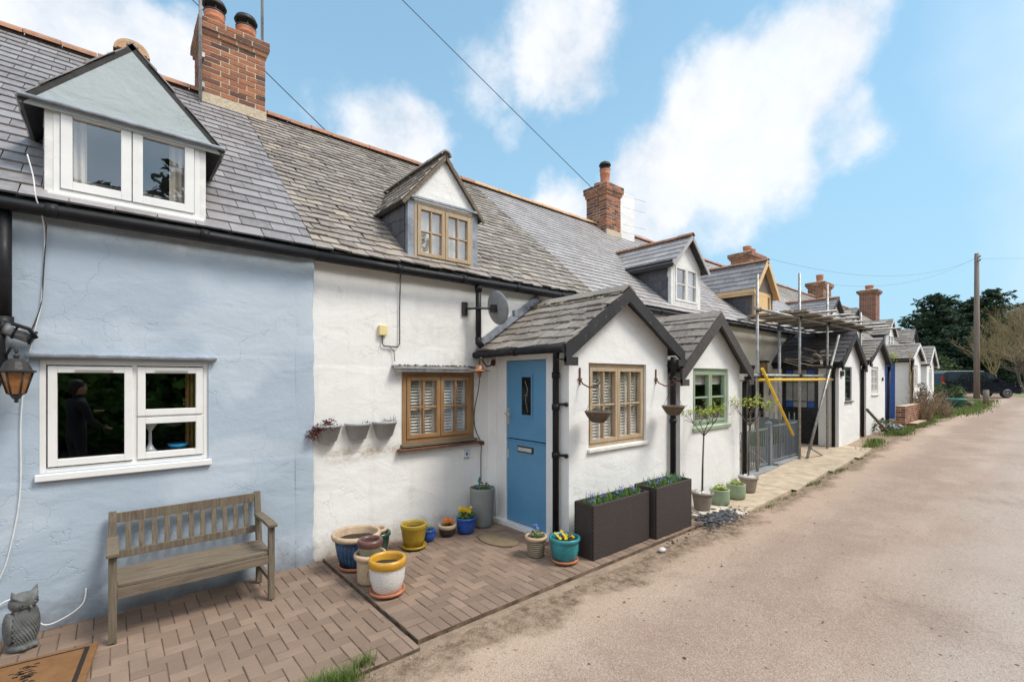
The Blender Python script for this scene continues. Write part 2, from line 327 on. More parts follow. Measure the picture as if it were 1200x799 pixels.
def coir(name, a, b):
    m = MT(name); f = m.noise(220, 3, .8); m.set(Base_Color=m.mix(m.rng(m.noise(9, 5, .7), .3, .7), a, b), Roughness=1); m.bump(f, 1, .01); return m.m
M['coir'] = coir('coir', (.25, .115, .04), (.36, .18, .07)); M['coirblack'] = coir('coir_black', (.02, .015, .012), (.05, .03, .02)); M['coirdull'] = coir('coir_worn', (.27, .19, .11), (.35, .26, .16))
def leaf_mat(name, stops, rough=.6, trans=.25):
    m = MT(name); c = m.ramp(m.island(), stops); m.set(Base_Color=c, Roughness=rough)
    m.b.inputs['Specular IOR Level'].default_value = .3
    tr = m.n('ShaderNodeBsdfTranslucent'); m.l(c, tr.inputs[0]); ms = m.n('ShaderNodeMixShader'); ms.inputs[0].default_value = trans
    m.l(m.b.outputs[0], ms.inputs[1]); m.l(tr.outputs[0], ms.inputs[2]); m.l(ms.outputs[0], m.out.inputs[0]); return m.m
M['leaf'] = leaf_mat('green_leaf', [(0, (.05, .12, .02)), (.5, (.10, .22, .035)), (1, (.17, .30, .05))])
M['limeleaf'] = leaf_mat('lime_leaf', [(0, (.20, .30, .03)), (.6, (.38, .45, .05)), (1, (.5, .5, .08))])
M['grass'] = leaf_mat('grass_blade', [(0, (.055, .12, .018)), (.5, (.12, .20, .035)), (1, (.30, .27, .11))])
M['darkleaf'] = leaf_mat('conifer_needle', [(0, (.018, .036, .022)), (.6, (.038, .068, .036)), (1, (.075, .105, .05))], .7, .2)
M['bushleaf'] = leaf_mat('bush_leaf', [(0, (.03, .052, .016)), (.6, (.058, .095, .025)), (1, (.11, .14, .045))])
M['brownleaf'] = leaf_mat('dead_stem', [(0, (.09, .06, .045)), (.6, (.16, .11, .085)), (1, (.26, .18, .14))])
M['redleaf'] = leaf_mat('burgundy_leaf', [(0, (.05, .012, .014)), (.6, (.11, .03, .03)), (1, (.20, .06, .05))])
M['petal_y'] = leaf_mat('yellow_petal', [(0, (.75, .42, .01)), (1, (.85, .62, .03))]); M['petal_o'] = leaf_mat('orange_petal', [(0, (.60, .12, .01)), (1, (.80, .26, .03))])
M['petal_b'] = leaf_mat('blue_petal', [(0, (.10, .12, .42)), (1, (.22, .24, .60))])
M['petal_d'] = leaf_mat('maroon_petal', [(0, (.08, .01, .02)), (1, (.2, .03, .05))]); M['petal_p'] = leaf_mat('pink_petal', [(0, (.5, .1, .16)), (1, (.7, .3, .34))])
M['bark'] = simple('bark', (.13, .10, .075), .95, .3, 14, .8, .01)
M['twig'] = simple('pale_twig', (.33, .245, .15), .95, .25, 6, .2)
M['olivetwig'] = simple('olive_twig', (.30, .225, .105), .95, .25, 6, .2)
M['polewood'] = wood_mat('pole_wood', (.15, .11, .085), (.27, .21, .17), 2, .9, .5)
M['zinc'] = simple('zinc_planter', (.33, .35, .37), .45, .1, 10, .05, metal=.5)
M['white_stones'] = simple('white_pebble', (.62, .60, .57), .8, .15, 40, .2)
M['vanpaint'] = simple('midnight_blue_paint', (.006, .008, .017), .3, .08, 4, 0, 0, .07)
M['vanglass'] = simple('tinted_glass', (.008, .009, .010), .05, .05, 4, 0, 0)
M['tyre'] = simple('tyre_rubber', (.02, .02, .02), .8, .1, 10, .1)
M['alloy'] = simple('alloy_wheel', (.42, .43, .45), .35, .05, 10, 0, metal=.7)
M['redlens'] = simple('red_lens', (.35, .01, .01), .2, .05, 10, 0); M['clearlens'] = simple('clear_lens', (.65, .68, .70), .1, .05, 10, 0)
M['roofwhite'] = simple('pale_roof_rail', (.60, .61, .62), .35, .05, 10, 0)
M['amber'] = simple('amber_glass', (.34, .14, .04), .25, .3, 18, .2)
M['skin'] = simple('skin', (.50, .28, .20), .5, .05, 30, .05); M['jacket'] = simple('black_jacket', (.016, .016, .018), .8, .2, 30, .3); M['jeans'] = simple('dark_trousers', (.02, .022, .03), .9, .2, 30, .3); M['hair'] = simple('dark_hair', (.025, .016, .010), .6, .3, 60, .4)
M['shoe'] = simple('dark_shoe', (.02, .018, .016), .5, .1, 30, .1)
M['teal_pl'] = simple('teal_plastic', (.03, .20, .20), .5, .1, 10, .05); M['bluedish'] = simple('blue_dish', (.02, .28, .55), .3, .05, 10, 0)
M['whiteplas'] = simple('white_glazing_bar', (.78, .77, .74), .4, .05, 10, 0)

# ------------------------------------------------------------------ mesh builder
class MB:
    def __init__(s): s.v = []; s.f = []; s.m = []; s.s = []
    def add(s, vs, fs, m=0, smooth=False):
        o = len(s.v); s.v += [tuple(p) for p in vs]
        for f in fs: s.f.append([i+o for i in f]); s.m.append(m); s.s.append(smooth)
        return s
    def box(s, x0, x1, y0, y1, z0, z1, m=0, taper=0):
        t = taper
        return s.add([(x0, y0, z0), (x1, y0, z0), (x1, y1, z0), (x0, y1, z0), (x0+t, y0+t, z1), (x1-t, y0+t, z1), (x1-t, y1-t, z1), (x0+t, y1-t, z1)],
                     [(0, 3, 2, 1), (4, 5, 6, 7), (0, 1, 5, 4), (1, 2, 6, 5), (2, 3, 7, 6), (3, 0, 4, 7)], m)
    def obox(s, c, size, rot=None, m=0):
        c = Vector(c); h = [x/2 for x in size]; r = rot or Matrix.Identity(3)
        vs = [c + r @ Vector((a*h[0], b*h[1], d*h[2])) for d in (-1, 1) for a, b in ((-1, -1), (1, -1), (1, 1), (-1, 1))]
        return s.add(vs, [(0, 3, 2, 1), (4, 5, 6, 7), (0, 1, 5, 4), (1, 2, 6, 5), (2, 3, 7, 6), (3, 0, 4, 7)], m)
    def beam(s, a, b, w, h, m=0, up=(0, 0, 1)):
        a = Vector(a); b = Vector(b); d = (b-a); L = d.length; d.normalize(); u = Vector(up); sd_ = d.cross(u).normalized(); u2 = sd_.cross(d)
        rot = Matrix((d, sd_, u2)).transposed(); return s.obox((a+b)/2, (L, w, h), rot, m)
    def tube(s, pts, r, n=8, m=0, caps=True):
        pts = [Vector(p) for p in pts]; rs = r if isinstance(r, (list, tuple)) else [r]*len(pts); vs = []
        ref = None
        for i, p in enumerate(pts):
            t = (pts[min(i+1, len(pts)-1)]-pts[max(i-1, 0)]).normalized()
            if ref is None: ref = Vector((0, 0, 1)) if abs(t.z) < .9 else Vector((1, 0, 0))
            a = (ref - t*ref.dot(t))
            if a.length < 1e-4: a = t.orthogonal()
            a.normalize(); ref = a; b = t.cross(a)
            for k in range(n):
                an = 2*math.pi*k/n; vs.append(p + (a*math.cos(an)+b*math.sin(an))*rs[i])
        fs = [(i*n+k, i*n+(k+1) % n, (i+1)*n+(k+1) % n, (i+1)*n+k) for i in range(len(pts)-1) for k in range(n)]
        s.add(vs, fs, m, n > 4)
        if caps: o = len(s.v)-len(vs); s.f += [[o+k for k in range(n)][::-1], [o+(len(pts)-1)*n+k for k in range(n)]]; s.m += [m, m]; s.s += [False, False]
        return s
    def lathe(s, prof, c=(0, 0, 0), n=28, m=0, smooth=True, sx=1, sy=1, wob=0):
        c = Vector(c); vs = []
        for r, z in prof:
            for k in range(n):
                a = 2*math.pi*k/n; rr = r*(1+wob*math.sin(3*a+z*9)); vs.append((c.x+rr*math.cos(a)*sx, c.y+rr*math.sin(a)*sy, c.z+z))
        fs = [(i*n+k, i*n+(k+1) % n, (i+1)*n+(k+1) % n, (i+1)*n+k) for i in range(len(prof)-1) for k in range(n)]
        s.add(vs, fs, m, smooth)
        o = len(s.v)-len(vs)
        if prof[0][0] > 1e-4: s.f.append([o+k for k in range(n)][::-1]); s.m.append(m); s.s.append(False)
        if prof[-1][0] > 1e-4: s.f.append([o+(len(prof)-1)*n+k for k in range(n)]); s.m.append(m); s.s.append(False)
        return s
    def prism(s, poly, y0, y1, m=0, ax='y'):
        n = len(poly)
        mp = (lambda a, b, y: (a, y, b)) if ax == 'y' else ((lambda a, b, y: (y, a, b)) if ax == 'x' else (lambda a, b, y: (a, b, y)))
        vs = [mp(a, b, y0) for a, b in poly]+[mp(a, b, y1) for a, b in poly]
        fs = [tuple(range(n)), tuple(range(2*n-1, n-1, -1))]+[(i, i+n, (i+1) % n+n, (i+1) % n) for i in range(n)]
        return s.add(vs, fs, m)
    def ball(s, c, r, m=0, n=10, k=7, sc=(1, 1, 1)):
        prof = [(max(r*math.sin(math.pi*i/k), 0), -r*math.cos(math.pi*i/k)) for i in range(k+1)]
        vs = []; c = Vector(c)
        for rr, z in prof:
            for j in range(n):
                a = 2*math.pi*j/n; vs.append((c.x+rr*math.cos(a)*sc[0], c.y+rr*math.sin(a)*sc[1], c.z+z*sc[2]))
        return s.add(vs, [(i*n+j, i*n+(j+1) % n, (i+1)*n+(j+1) % n, (i+1)*n+j) for i in range(k) for j in range(n)], m, True)
    def quad(s, a, b, c, d, m=0): return s.add([a, b, c, d], [(0, 1, 2, 3)], m)
    def leaf(s, c, size, m=0, flat=.5, lw=.55):
        d = Vector((random.gauss(0, 1), random.gauss(0, 1), random.gauss(0, 1)*flat)).normalized(); e = d.orthogonal().normalized()
        e = (Matrix.Rotation(random.random()*6.28, 3, d) @ e); c = Vector(c)
        return s.add([c-d*size*.5, c+e*size*lw*.5, c+d*size*.5, c-e*size*lw*.5], [(0, 1, 2, 3)], m)
    def build(s, name, mats, parent=None, bevel=0, solid=0, local=False):
        me = bpy.data.meshes.new(name)
        vs = s.v
        if parent is not None and not local:
            o = wloc(parent); vs = [(x-o.x, y-o.y, z-o.z) for x, y, z in s.v]
        me.from_pydata(vs, [], s.f); 
        if not isinstance(mats, (list, tuple)): mats = [mats]
        for m in mats: me.materials.append(m)
        me.polygons.foreach_set('material_index', s.m); me.polygons.foreach_set('use_smooth', s.s)
        me.validate(); me.update()
        ob = bpy.data.objects.new(name, me); COL.objects.link(ob)
        if parent is not None: ob.parent = parent
        if bevel:
            b = ob.modifiers.new('bevel', 'BEVEL'); b.width = bevel; b.segments = 2; b.limit_method = 'ANGLE'; b.angle_limit = R(40)
        return ob
def wloc(o):
    v = Vector((0, 0, 0))
    while o is not None: v = v+o.location; o = o.parent
    return v
def tag(o, label=None, cat=None, group=None, kind=None):
    if label: o['label'] = label
    if cat: o['category'] = cat
    if group: o['group'] = group
    if kind: o['kind'] = kind
    return o
def thing(name, label, cat, loc=(0, 0, 0), group=None, rz=0):
    o = bpy.data.objects.new(name, None); COL.objects.link(o); o.location = loc; o.rotation_euler.z = rz; o.empty_display_size = .1
    return tag(o, label, cat, group)
def copy_tree(o, parent=None):
    c = o.copy(); COL.objects.link(c)
    if parent is not None: c.parent = parent
    for ch in [x for x in bpy.data.objects if x.parent == o]: copy_tree(ch, c)
    return c
def gz(x):
    pts = [(8, 0), (12.5, .15), (15, .27), (20, .34), (30, .36), (50, .38)]
    if x <= 8: return 0
    for (a, za), (b, zb) in zip(pts, pts[1:]):
        if x <= b: return za+(zb-za)*(x-a)/(b-a)
    return .38

def slates(mb, O, U, V, L, Wd, g=.18, sw=.25, th=.0105, jit=0, m=0, clip=None):
    O = Vector(O); U = Vector(U).normalized(); V = Vector(V).normalized(); Nn = U.cross(V)
    if Nn.z < -.01 or (abs(Nn.z) <= .01 and Nn.dot(Vector((-1, -1, 0))) < 0): Nn = -Nn
    rows = int(math.ceil(L/g))
    for i in range(rows):
        v0 = i*g; v1 = min(v0+g*1.35, L+.02); off = (i % 2)*sw/2 + (random.uniform(-.1, .1)*sw if jit else 0); u = -off
        while u < Wd:
            a, b = max(u+.003, 0), min(u+sw-.003, Wd); u += sw
            if b-a < .02: continue
            if clip and not clip((a+b)/2, (v0+min(v0+g, L))/2): continue
            j = [random.gauss(0, jit*.008) for _ in range(4)]; lift = abs(random.gauss(0, jit*.004)); dv = random.gauss(0, jit*.008)
            p = [O+U*a+V*(v0+j[0]+dv)+Nn*(th*2+lift), O+U*b+V*(v0+j[1]+dv)+Nn*(th*2+lift*.5), O+U*(b+j[2])+V*v1+Nn*.002, O+U*(a+j[3])+V*v1+Nn*.002,
                 O+U*a+V*(v0+j[0]+dv)+Nn*(th*.6), O+U*b+V*(v0+j[1]+dv)+Nn*(th*.6)]
            mb.add(p, [(0, 1, 2, 3), (4, 5, 1, 0), (4, 0, 3), (5, 2, 1)], m)
    return mb
def ridge(mb, p0, p1, r=.1, seg=.33, m=0, n=8, drop=.3):
    p0, p1 = Vector(p0), Vector(p1); d = p1-p0; L = d.length; d.normalize(); sd_ = d.cross(Vector((0, 0, 1))).normalized(); up = sd_.cross(d)
    k = max(1, round(L/seg))
    for i in range(k):
        a = p0+d*(L*i/k+.004); b = p0+d*(L*(i+1)/k-.004); rr = r*random.uniform(.97, 1.04); q = Vector((0, 0, random.uniform(-.006, .006)))
        vs = []
        for P_ in (a, b):
            for rad in (rr, rr-.018):
                for t in range(n+1):
                    an = math.pi*t/n; vs.append(P_+q+sd_*math.cos(an)*rad+up*(math.sin(an)*rad*.85-drop*r))
        o = n+1; fs = []
        for t in range(n):
            fs += [(t, t+1, 2*o+t+1, 2*o+t), (o+t, 3*o+t, 3*o+t+1, o+t+1), (t, o+t, o+t+1, t+1), (2*o+t, 2*o+t+1, 3*o+t+1, 3*o+t)]
        mb.add(vs, fs, m, False)
    return mb
def wallgrid(mb, O, U, Nn, w, z0, z1, holes=(), depth=.1, gable=None, step=.14, amp=.007, m=0, zbase=None):
    """a wall sheet from O along U, with openings and their reveals; gable=(z_eave, z_apex, apex_u)"""
    O = Vector(O); U = Vector(U); Nn = Vector(Nn)
    def axis(a, b, cuts):
        ks = sorted(set([round(a, 4), round(b, 4)]+[round(c, 4) for c in cuts if a < c < b])); out = []
        for p, q in zip(ks, ks[1:]):
            k = max(1, int(round((q-p)/step))); out += [p+(q-p)*i/k for i in range(k)]
        return out+[ks[-1]]
    us = axis(0, w, [h[0] for h in holes]+[h[1] for h in holes]+([gable[2]] if gable else [])); zs = axis(z0, z1, [h[2] for h in holes]+[h[3] for h in holes]+([gable[0]] if gable else []))
    idx = {}; vs = []
    for i, u in enumerate(us):
        for j, z in enumerate(zs):
            uu = u
            if gable and z > gable[0]: uu = gable[2]+(u-gable[2])*max(.001, 1-(z-gable[0])/(gable[1]-gable[0]))
            P = O+U*uu; P.z = z
            q = P*1.1; dsp = (noise.noise(Vector((q.x*1.3, q.y*1.3, q.z*1.7)))+.5*noise.noise(P*3.7))*amp
            edge = min(1, u/.05, (w-u)/.05) if not gable else 1
            P = P+Nn*dsp*max(0, edge); idx[i, j] = len(vs); vs.append(P)
    def inhole(i, j):
        if not (0 <= i < len(us)-1 and 0 <= j < len(zs)-1): return None
        cu, cz = (us[i]+us[i+1])/2, (zs[j]+zs[j+1])/2
        return any(h[0] < cu < h[1] and h[2] < cz < h[3] for h in holes)
    fs = []; rv = []
    for i in range(len(us)-1):
        for j in range(len(zs)-1):
            if not inhole(i, j):
                fs.append((idx[i, j], idx[i+1, j], idx[i+1, j+1], idx[i, j+1]))
                for di, dj, a, b in ((-1, 0, (i, j), (i, j+1)), (1, 0, (i+1, j), (i+1, j+1)), (0, -1, (i, j), (i+1, j)), (0, 1, (i, j+1), (i+1, j+1))):
                    if inhole(i+di, j+dj): rv.append((idx[a], idx[b]))
    mb.add(vs, fs, m, True)
    for a, b in rv:
        A, B = Vector(vs[a]), Vector(vs[b]); mb.add([A, B, B-Nn*depth, A-Nn*depth], [(0, 1, 2, 3)], m)
    return mb

# ------------------------------------------------------------------ window on a wall facing -y
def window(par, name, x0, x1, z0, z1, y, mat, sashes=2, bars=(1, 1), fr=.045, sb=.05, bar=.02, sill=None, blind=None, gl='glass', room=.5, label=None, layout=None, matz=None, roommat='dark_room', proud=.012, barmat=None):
    mats = [mat, matz or mat, barmat or mat]; f = MB(); p = MB()
    f.box(x0, x0+fr, y, y+.06, z0, z1, 1); f.box(x1-fr, x1, y, y+.06, z0, z1, 1); f.box(x0+fr, x1-fr, y, y+.06, z0, z0+fr, 0); f.box(x0+fr, x1-fr, y, y+.06, z1-fr, z1, 0)
    cells = layout or [(x0+fr+(x1-x0-2*fr)*i/sashes, x0+fr+(x1-x0-2*fr)*(i+1)/sashes, z0+fr, z1-fr, bars) for i in range(sashes)]
    for a, b, c, d, br in cells:
        a += .003; b -= .003; c += .003; d -= .003; ys = y-proud
        f.box(a, a+sb, ys, y+.045, c, d, 1); f.box(b-sb, b, ys, y+.045, c, d, 1); f.box(a+sb, b-sb, ys, y+.045, c, c+sb, 0); f.box(a+sb, b-sb, ys, y+.045, d-sb, d, 0)
        for i in range(br[0]):
            xx = a+sb+(b-a-2*sb)*(i+1)/(br[0]+1); f.box(xx-bar/2, xx+bar/2, ys+.006, y+.040, c+sb, d-sb, 2)
        for i in range(br[1]):
            zz = c+sb+(d-c-2*sb)*(i+1)/(br[1]+1); f.box(a+sb, b-sb, ys+.009, y+.037, zz-bar/2, zz+bar/2, 2)
        p.quad((a+sb, y+.02, c+sb), (b-sb, y+.02, c+sb), (b-sb, y+.02, d-sb), (a+sb, y+.02, d-sb))
    w = f.build(name, mats, par, bevel=.003)
    if label: w['label'] = label
    p.build('pane', M[gl], w)
    if blind == 'shutter':
        s = MB()
        for a, b, c, d, br in cells:
            yb = y+.075; s.box(a+sb-.01, a+sb+.025, yb-.012, yb+.012, c+.03, d-.03); s.box(b-sb-.025, b-sb+.01, yb-.012, yb+.012, c+.03, d-.03)
            xm = (a+b)/2; s.box(xm-.022, xm+.022, yb-.012, yb+.012, c+.03, d-.03)
            zz = c+.05
            while zz < d-.05:
                s.obox((xm, yb, zz), (b-a-.06, .040, .005), Matrix.Rotation(R(40), 3, 'X')); zz += .034
        s.build('shutter', M['blind'], w)
    elif blind == 'roller':
        s = MB(); s.box(x0+fr, x1-fr, y+.075, y+.08, z0+(z1-z0)*.72, z1-fr); s.build('blind', M['blind'], w)
    elif blind == 'venetian':
        s = MB(); zz = z0+fr+.02
        while zz < z1-fr: s.obox(((x0+x1)/2, y+.085, zz), (x1-x0-2*fr-.02, .003, .027), Matrix.Rotation(R(12), 3, 'X')); zz += .03
        s.build('blind', M['blind'], w)
    elif blind == 'curtains':
        for a, b in ((x0+fr, x0+fr+.14), (x1-fr-.16, x1-fr)):
            s = MB(); n = 14; vs = []
            for i in range(n+1):
                t = i/n; vs += [(a+(b-a)*t, y+.10+.018*math.sin(t*22), z0+fr), (a+(b-a)*t, y+.10+.018*math.sin(t*22), z1-fr)]
            s.add(vs, [(2*i, 2*i+2, 2*i+3, 2*i+1) for i in range(n)], 0, True); s.build('curtain', M['curtain'], w)
    # the room behind
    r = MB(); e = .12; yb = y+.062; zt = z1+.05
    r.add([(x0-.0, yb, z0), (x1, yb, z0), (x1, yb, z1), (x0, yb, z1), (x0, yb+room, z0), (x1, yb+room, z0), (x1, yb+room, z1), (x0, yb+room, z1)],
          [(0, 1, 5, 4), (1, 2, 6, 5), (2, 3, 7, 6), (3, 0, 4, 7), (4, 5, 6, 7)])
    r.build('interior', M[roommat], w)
    if sill:
        q = MB(); q.box(x0-sill[0], x1+sill[0], y-sill[1], y+.02, z0-sill[2], z0-.002); q.build('sill', M[sill[3]], w, bevel=.006)
    return w

# ------------------------------------------------------------------ house pieces
TAN = .84; EY, EZ = -.1, 2.98; RY = 3.15
def roofz(y): return EZ+TAN*(y-EY)
RZ = roofz(RY)
SL = math.hypot(RY-EY, RZ-EZ); VUP = Vector((0, RY-EY, RZ-EZ)).normalized()
def gutter(mb, p0, p1, r=.043, m=0, sag=0):
    p0, p1 = Vector(p0), Vector(p1); n = max(2, int((p1-p0).length/.9)+1); pts = []
    for i in range(n+1):
        t = i/n; q = p0.lerp(p1, t); q.z += sag*math.sin(t*math.pi)+random.uniform(-.009, .009); pts.append(q)
    mb.tube(pts, r, 10, m)
    for q in pts[1:-1]: 
        d = (p1-p0).normalized(); mb.tube([q-d*.03, q+d*.03], r*1.16, 10, m)
    return mb
def cottage(label, x0, x1, wallmat, slate, ridgemat, g=.18, sw=.25, jit=0, holes=(), wy=0, zb=0, gut=True, endwall=False, step=.14, slate2=None, seam=0):
    root = thing('cottage', label, 'cottage', (x0, 0, zb), 'terraced cottages along the lane')
    w = MB(); hs = [(a-x0, b-x0, c, d) for a, b, c, d in holes]
    wallgrid(w, (x0, wy, 0), (1, 0, 0), (0, -1, 0), x1-x0, zb-.12, 3.02, hs, .1, step=step)
    w.quad((x0, wy, zb-.1), (x0, 6.2, zb-.1), (x0, 6.2, 3.0), (x0, wy, 3.0)); w.quad((x1, wy, zb-.1), (x1, 6.2, zb-.1), (x1, 6.2, 3.0), (x1, wy, 3.0))
    w.quad((x0, 6.2, zb-.1), (x1, 6.2, zb-.1), (x1, 6.2, 3.0), (x0, 6.2, 3.0))
    for xx in (x0+.001, x1-.001): w.add([(xx, wy, 3.0), (xx, 6.2, 3.0), (xx, RY, RZ-.06)], [(0, 1, 2)])
    w.build('wall', wallmat, root)
    r = MB(); r.quad((x0, EY+.02, EZ-.01), (x1, EY+.02, EZ-.01), (x1, RY, RZ-.012), (x0, RY, RZ-.012), 1)
    r.quad((x0, 2*RY-EY, EZ), (x1, 2*RY-EY, EZ), (x1, RY, RZ-.01), (x0, RY, RZ-.01), 1)
    off = seam                       # the party line may lean over the neighbour's slates
    slates(r, (x0, EY, EZ), (1, 0, 0), VUP, SL, x1-x0, g, sw, jit=jit)
    slates(r, (x0, 2*RY-EY, EZ), (1, 0, 0), Vector((0, -(RY-EY), RZ-EZ)), SL, x1-x0, g*1.6, sw*2)
    r.box(x0, x1, EY+.03, EY+.11, EZ-.10, EZ-.02, 1)
    ro = r.build('roof', [slate, M['felt']], root)
    q = MB(); ridge(q, (x0, RY, RZ+.02), (x1, RY, RZ+.02), .11, .32); q.build('ridge_tiles', ridgemat, ro)
    if gut:
        gg = MB(); gutter(gg, (x0, EY-.055, 2.90), (x1, EY-.055, 2.90))
        gg.build('gutter', M['black_pl'], root)
    return root, ro
def dormer(root, x0, x1, zs, ze, za, mats, ov=.12, yf=.03, cheek='slate_old', win=None, roofm='slate_old', bm='barge', rm=None, fasc=None, g=.15, sw=.18, gable='white', jitter=1, sof=None, fo=.12, gwide=False):
    xc = (x0+x1)/2; yb = EY+(za-EZ)/TAN; body = MB()
    # front surround (gable) as a frame round the window, and cheeks running back into the roof
    wx0, wx1, wz0, wz1 = win['box']
    ybe = EY+(ze-EZ)/TAN
    if gwide:
        zo_ = ze-ov*(za-ze)/(xc-x0); body.prism([(x0-ov+.01, zo_-.02), (x1+ov-.01, zo_-.02), (xc, za-.012)], yf-fo+.012, yf-fo+.035, 0); body.prism([(x0, ze-.06), (x1, ze-.06), (x1, ze), (xc, za-.04), (x0, ze)], yf-.002, yf+.05, 0)
    else: body.prism([(x0, ze), (x1, ze), (xc, za-.02)], yf, yf+.05, 0)
    body.box(x0, wx0, yf, yf+.08, zs, ze, 2); body.box(wx1, x1, yf, yf+.08, zs, ze, 2)
    body.box(wx0, wx1, yf, yf+.08, wz1, ze, 0)
    if wz0 > zs+.01: body.box(wx0, wx1, yf, yf+.08, zs-.1, wz0, 2)
    for xx, sgn in ((x0, -1), (x1, 1)):
        a, b = (xx, xx+.03) if sgn < 0 else (xx-.03, xx)
        vs = [(a, yf+.08, zs-.12), (b, yf+.08, zs-.12), (b, yf+.08, ze), (a, yf+.08, ze), (a, ybe+.1, ze), (b, ybe+.1, ze), (a, yf+.3, zs-.12), (b, yf+.3, zs-.12)]
        body.add(vs, [(0, 6, 4, 3), (1, 2, 5, 7), (2, 3, 4, 5), (0, 3, 2, 1)], 1)
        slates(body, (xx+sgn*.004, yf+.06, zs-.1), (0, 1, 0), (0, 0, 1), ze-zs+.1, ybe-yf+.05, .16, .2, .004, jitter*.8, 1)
    d = body.build('dormer', [M[gable], M[cheek], M[win.get('post', 'lead')]], root)
    # roof
    rf = MB(); ye = yf-fo
    zo = ze-ov*(za-ze)/(xc-x0)
    for sgn, xe in ((-1, x0-ov), (1, x1+ov)):
        O = (xe, ye, zo) ; V = Vector((xc-xe, 0, za-zo)); L = V.length
        slates(rf, O if sgn < 0 else (xe, ye, zo), (0, 1, 0), V, L, yb-ye, g, sw, jit=jitter)
        t = .035; nrm = Vector((0, 1, 0)).cross(V.normalized())
        if nrm.z < 0: nrm = -nrm
        A = Vector((xe, ye+.01, zo)); B = A+V
        C = [A, B, B-nrm*t, A-nrm*t]; D = [c+Vector((0, yb-ye-.02, 0)) for c in C]
        rf.add(C+D, [(0, 1, 2, 3), (4, 7, 6, 5), (2, 6, 7, 3), (0, 3, 7, 4), (0, 4, 5, 1)], 1)
    rf.build('dormer_roof', [M[roofm], M[sof or 'felt']], d)
    if bm:
        b = MB(); 
        for xe in (x0-ov, x1+ov):
            b.beam((xe, ye-.006, zo-.035), (xc, ye-.006, za-.03), .02, fasc or .06, 0, (0, 0, 1))
        b.build('bargeboard', M[bm], d)
    if rm:
        q = MB(); ridge(q, (xc, ye-.02, za+.02), (xc, yb, za+.02), .075, .3); q.build('ridge_tiles', M[rm], d)
    k = dict(win); k.pop('box'); k.pop('post', None)
    window(d, 'window', wx0, wx1, wz0, wz1, yf-.005, room=.16, **k)
    return d
def bricks(mb, x0, x1, y0, y1, z0, z1, m=0, mm=1, ch=.072, bl=.215):
    mb.box(x0+.004, x1-.004, y0+.004, y1-.004, z0, z1, mm)
    k = int(round((z1-z0)/ch)); h = (z1-z0)/k
    for i in range(k):
        za, zb_ = z0+i*h+.0085+random.uniform(-.002, .002), z0+(i+1)*h-.0085+random.uniform(-.002, .002)
        for face in range(4):
            full = (i % 2) == (face % 2)
            if face in (0, 2): a, b = x0, x1
            else: a, b = y0, y1
            if not full: a += .105; b -= .105
            u = a
            first = True
            while u < b-.02:
                ln = bl if not (first and not full) else bl
                e = min(u+ln, b); 
                if b-e < .06: e = b
                jt = random.uniform(-.002, .006); ua = u+(.009 if u > a else -.002); eb = e-(.009 if e < b else -.002)
                if face == 0: mb.box(ua, eb, y0-jt, y0+.1, za, zb_, m)
                elif face == 2: mb.box(ua, eb, y1-.1, y1+jt, za, zb_, m)
                elif face == 3: mb.box(x0-jt, x0+.1, ua, eb, za, zb_, m)
                else: mb.box(x1-.1, x1+jt, ua, eb, za, zb_, m)
                u = e; first = False
    return mb
def chimney(roof, x0, x1, y0, y1, z0, z1, pots, bm='brick', cap=(.05, .22), pm='terracotta'):
    c = MB(); zc = z1-cap[1]; bricks(c, x0, x1, y0, y1, z0, zc)
    o = cap[0]; bricks(c, x0-o*.5, x1+o*.5, y0-o*.5, y1+o*.5, zc, zc+cap[1]*.33, ); bricks(c, x0-o, x1+o, y0-o, y1+o, zc+cap[1]*.33, z1)
    c.box(x0-.02, x1+.02, y0-.02, y1+.02, z1, z1+.05, 1, .05)
    zf = roofz(y0-.0); c.box(x0-.03, x1+.03, y0-.04, y0+.04, z0-.05, zf+.14, 1, .02)
    ch = c.build('chimney', [M[bm], M['mortar']], roof)
    for (px, py, h, r, cowl) in pots:
        p = MB(); p.lathe([(r*1.12, 0), (r*1.05, .05), (r*.95, .08), (r, h*.65), (r*1.1, h*.7), (r*1.1, h*.76), (r, h*.8), (r*1.12, h*.92), (r*1.12, h), (r*.85, h), (r*.8, h-.1)], (px, py, z1+.03), 20, 0)
        if cowl:
            for a in range(4): p.tube([(px+r*.9*math.cos(a*1.57), py+r*.9*math.sin(a*1.57), z1+h), (px+r*.9*math.cos(a*1.57), py+r*.9*math.sin(a*1.57), z1+h+.13)], .012, 5, 1)
            p.lathe([(r*1.25, h+.13), (r*1.3, h+.145), (r*1.1, h+.20), (r*.6, h+.235), (0, h+.245)], (px, py, z1+.0), 20, 1)
            p.lathe([(r*1.15, h+.03), (r*1.15, h+.05), (r, h+.05)], (px, py, z1), 20, 1)
        p.build('chimney_pot', [M[pm], M['iron']], ch)
    return ch

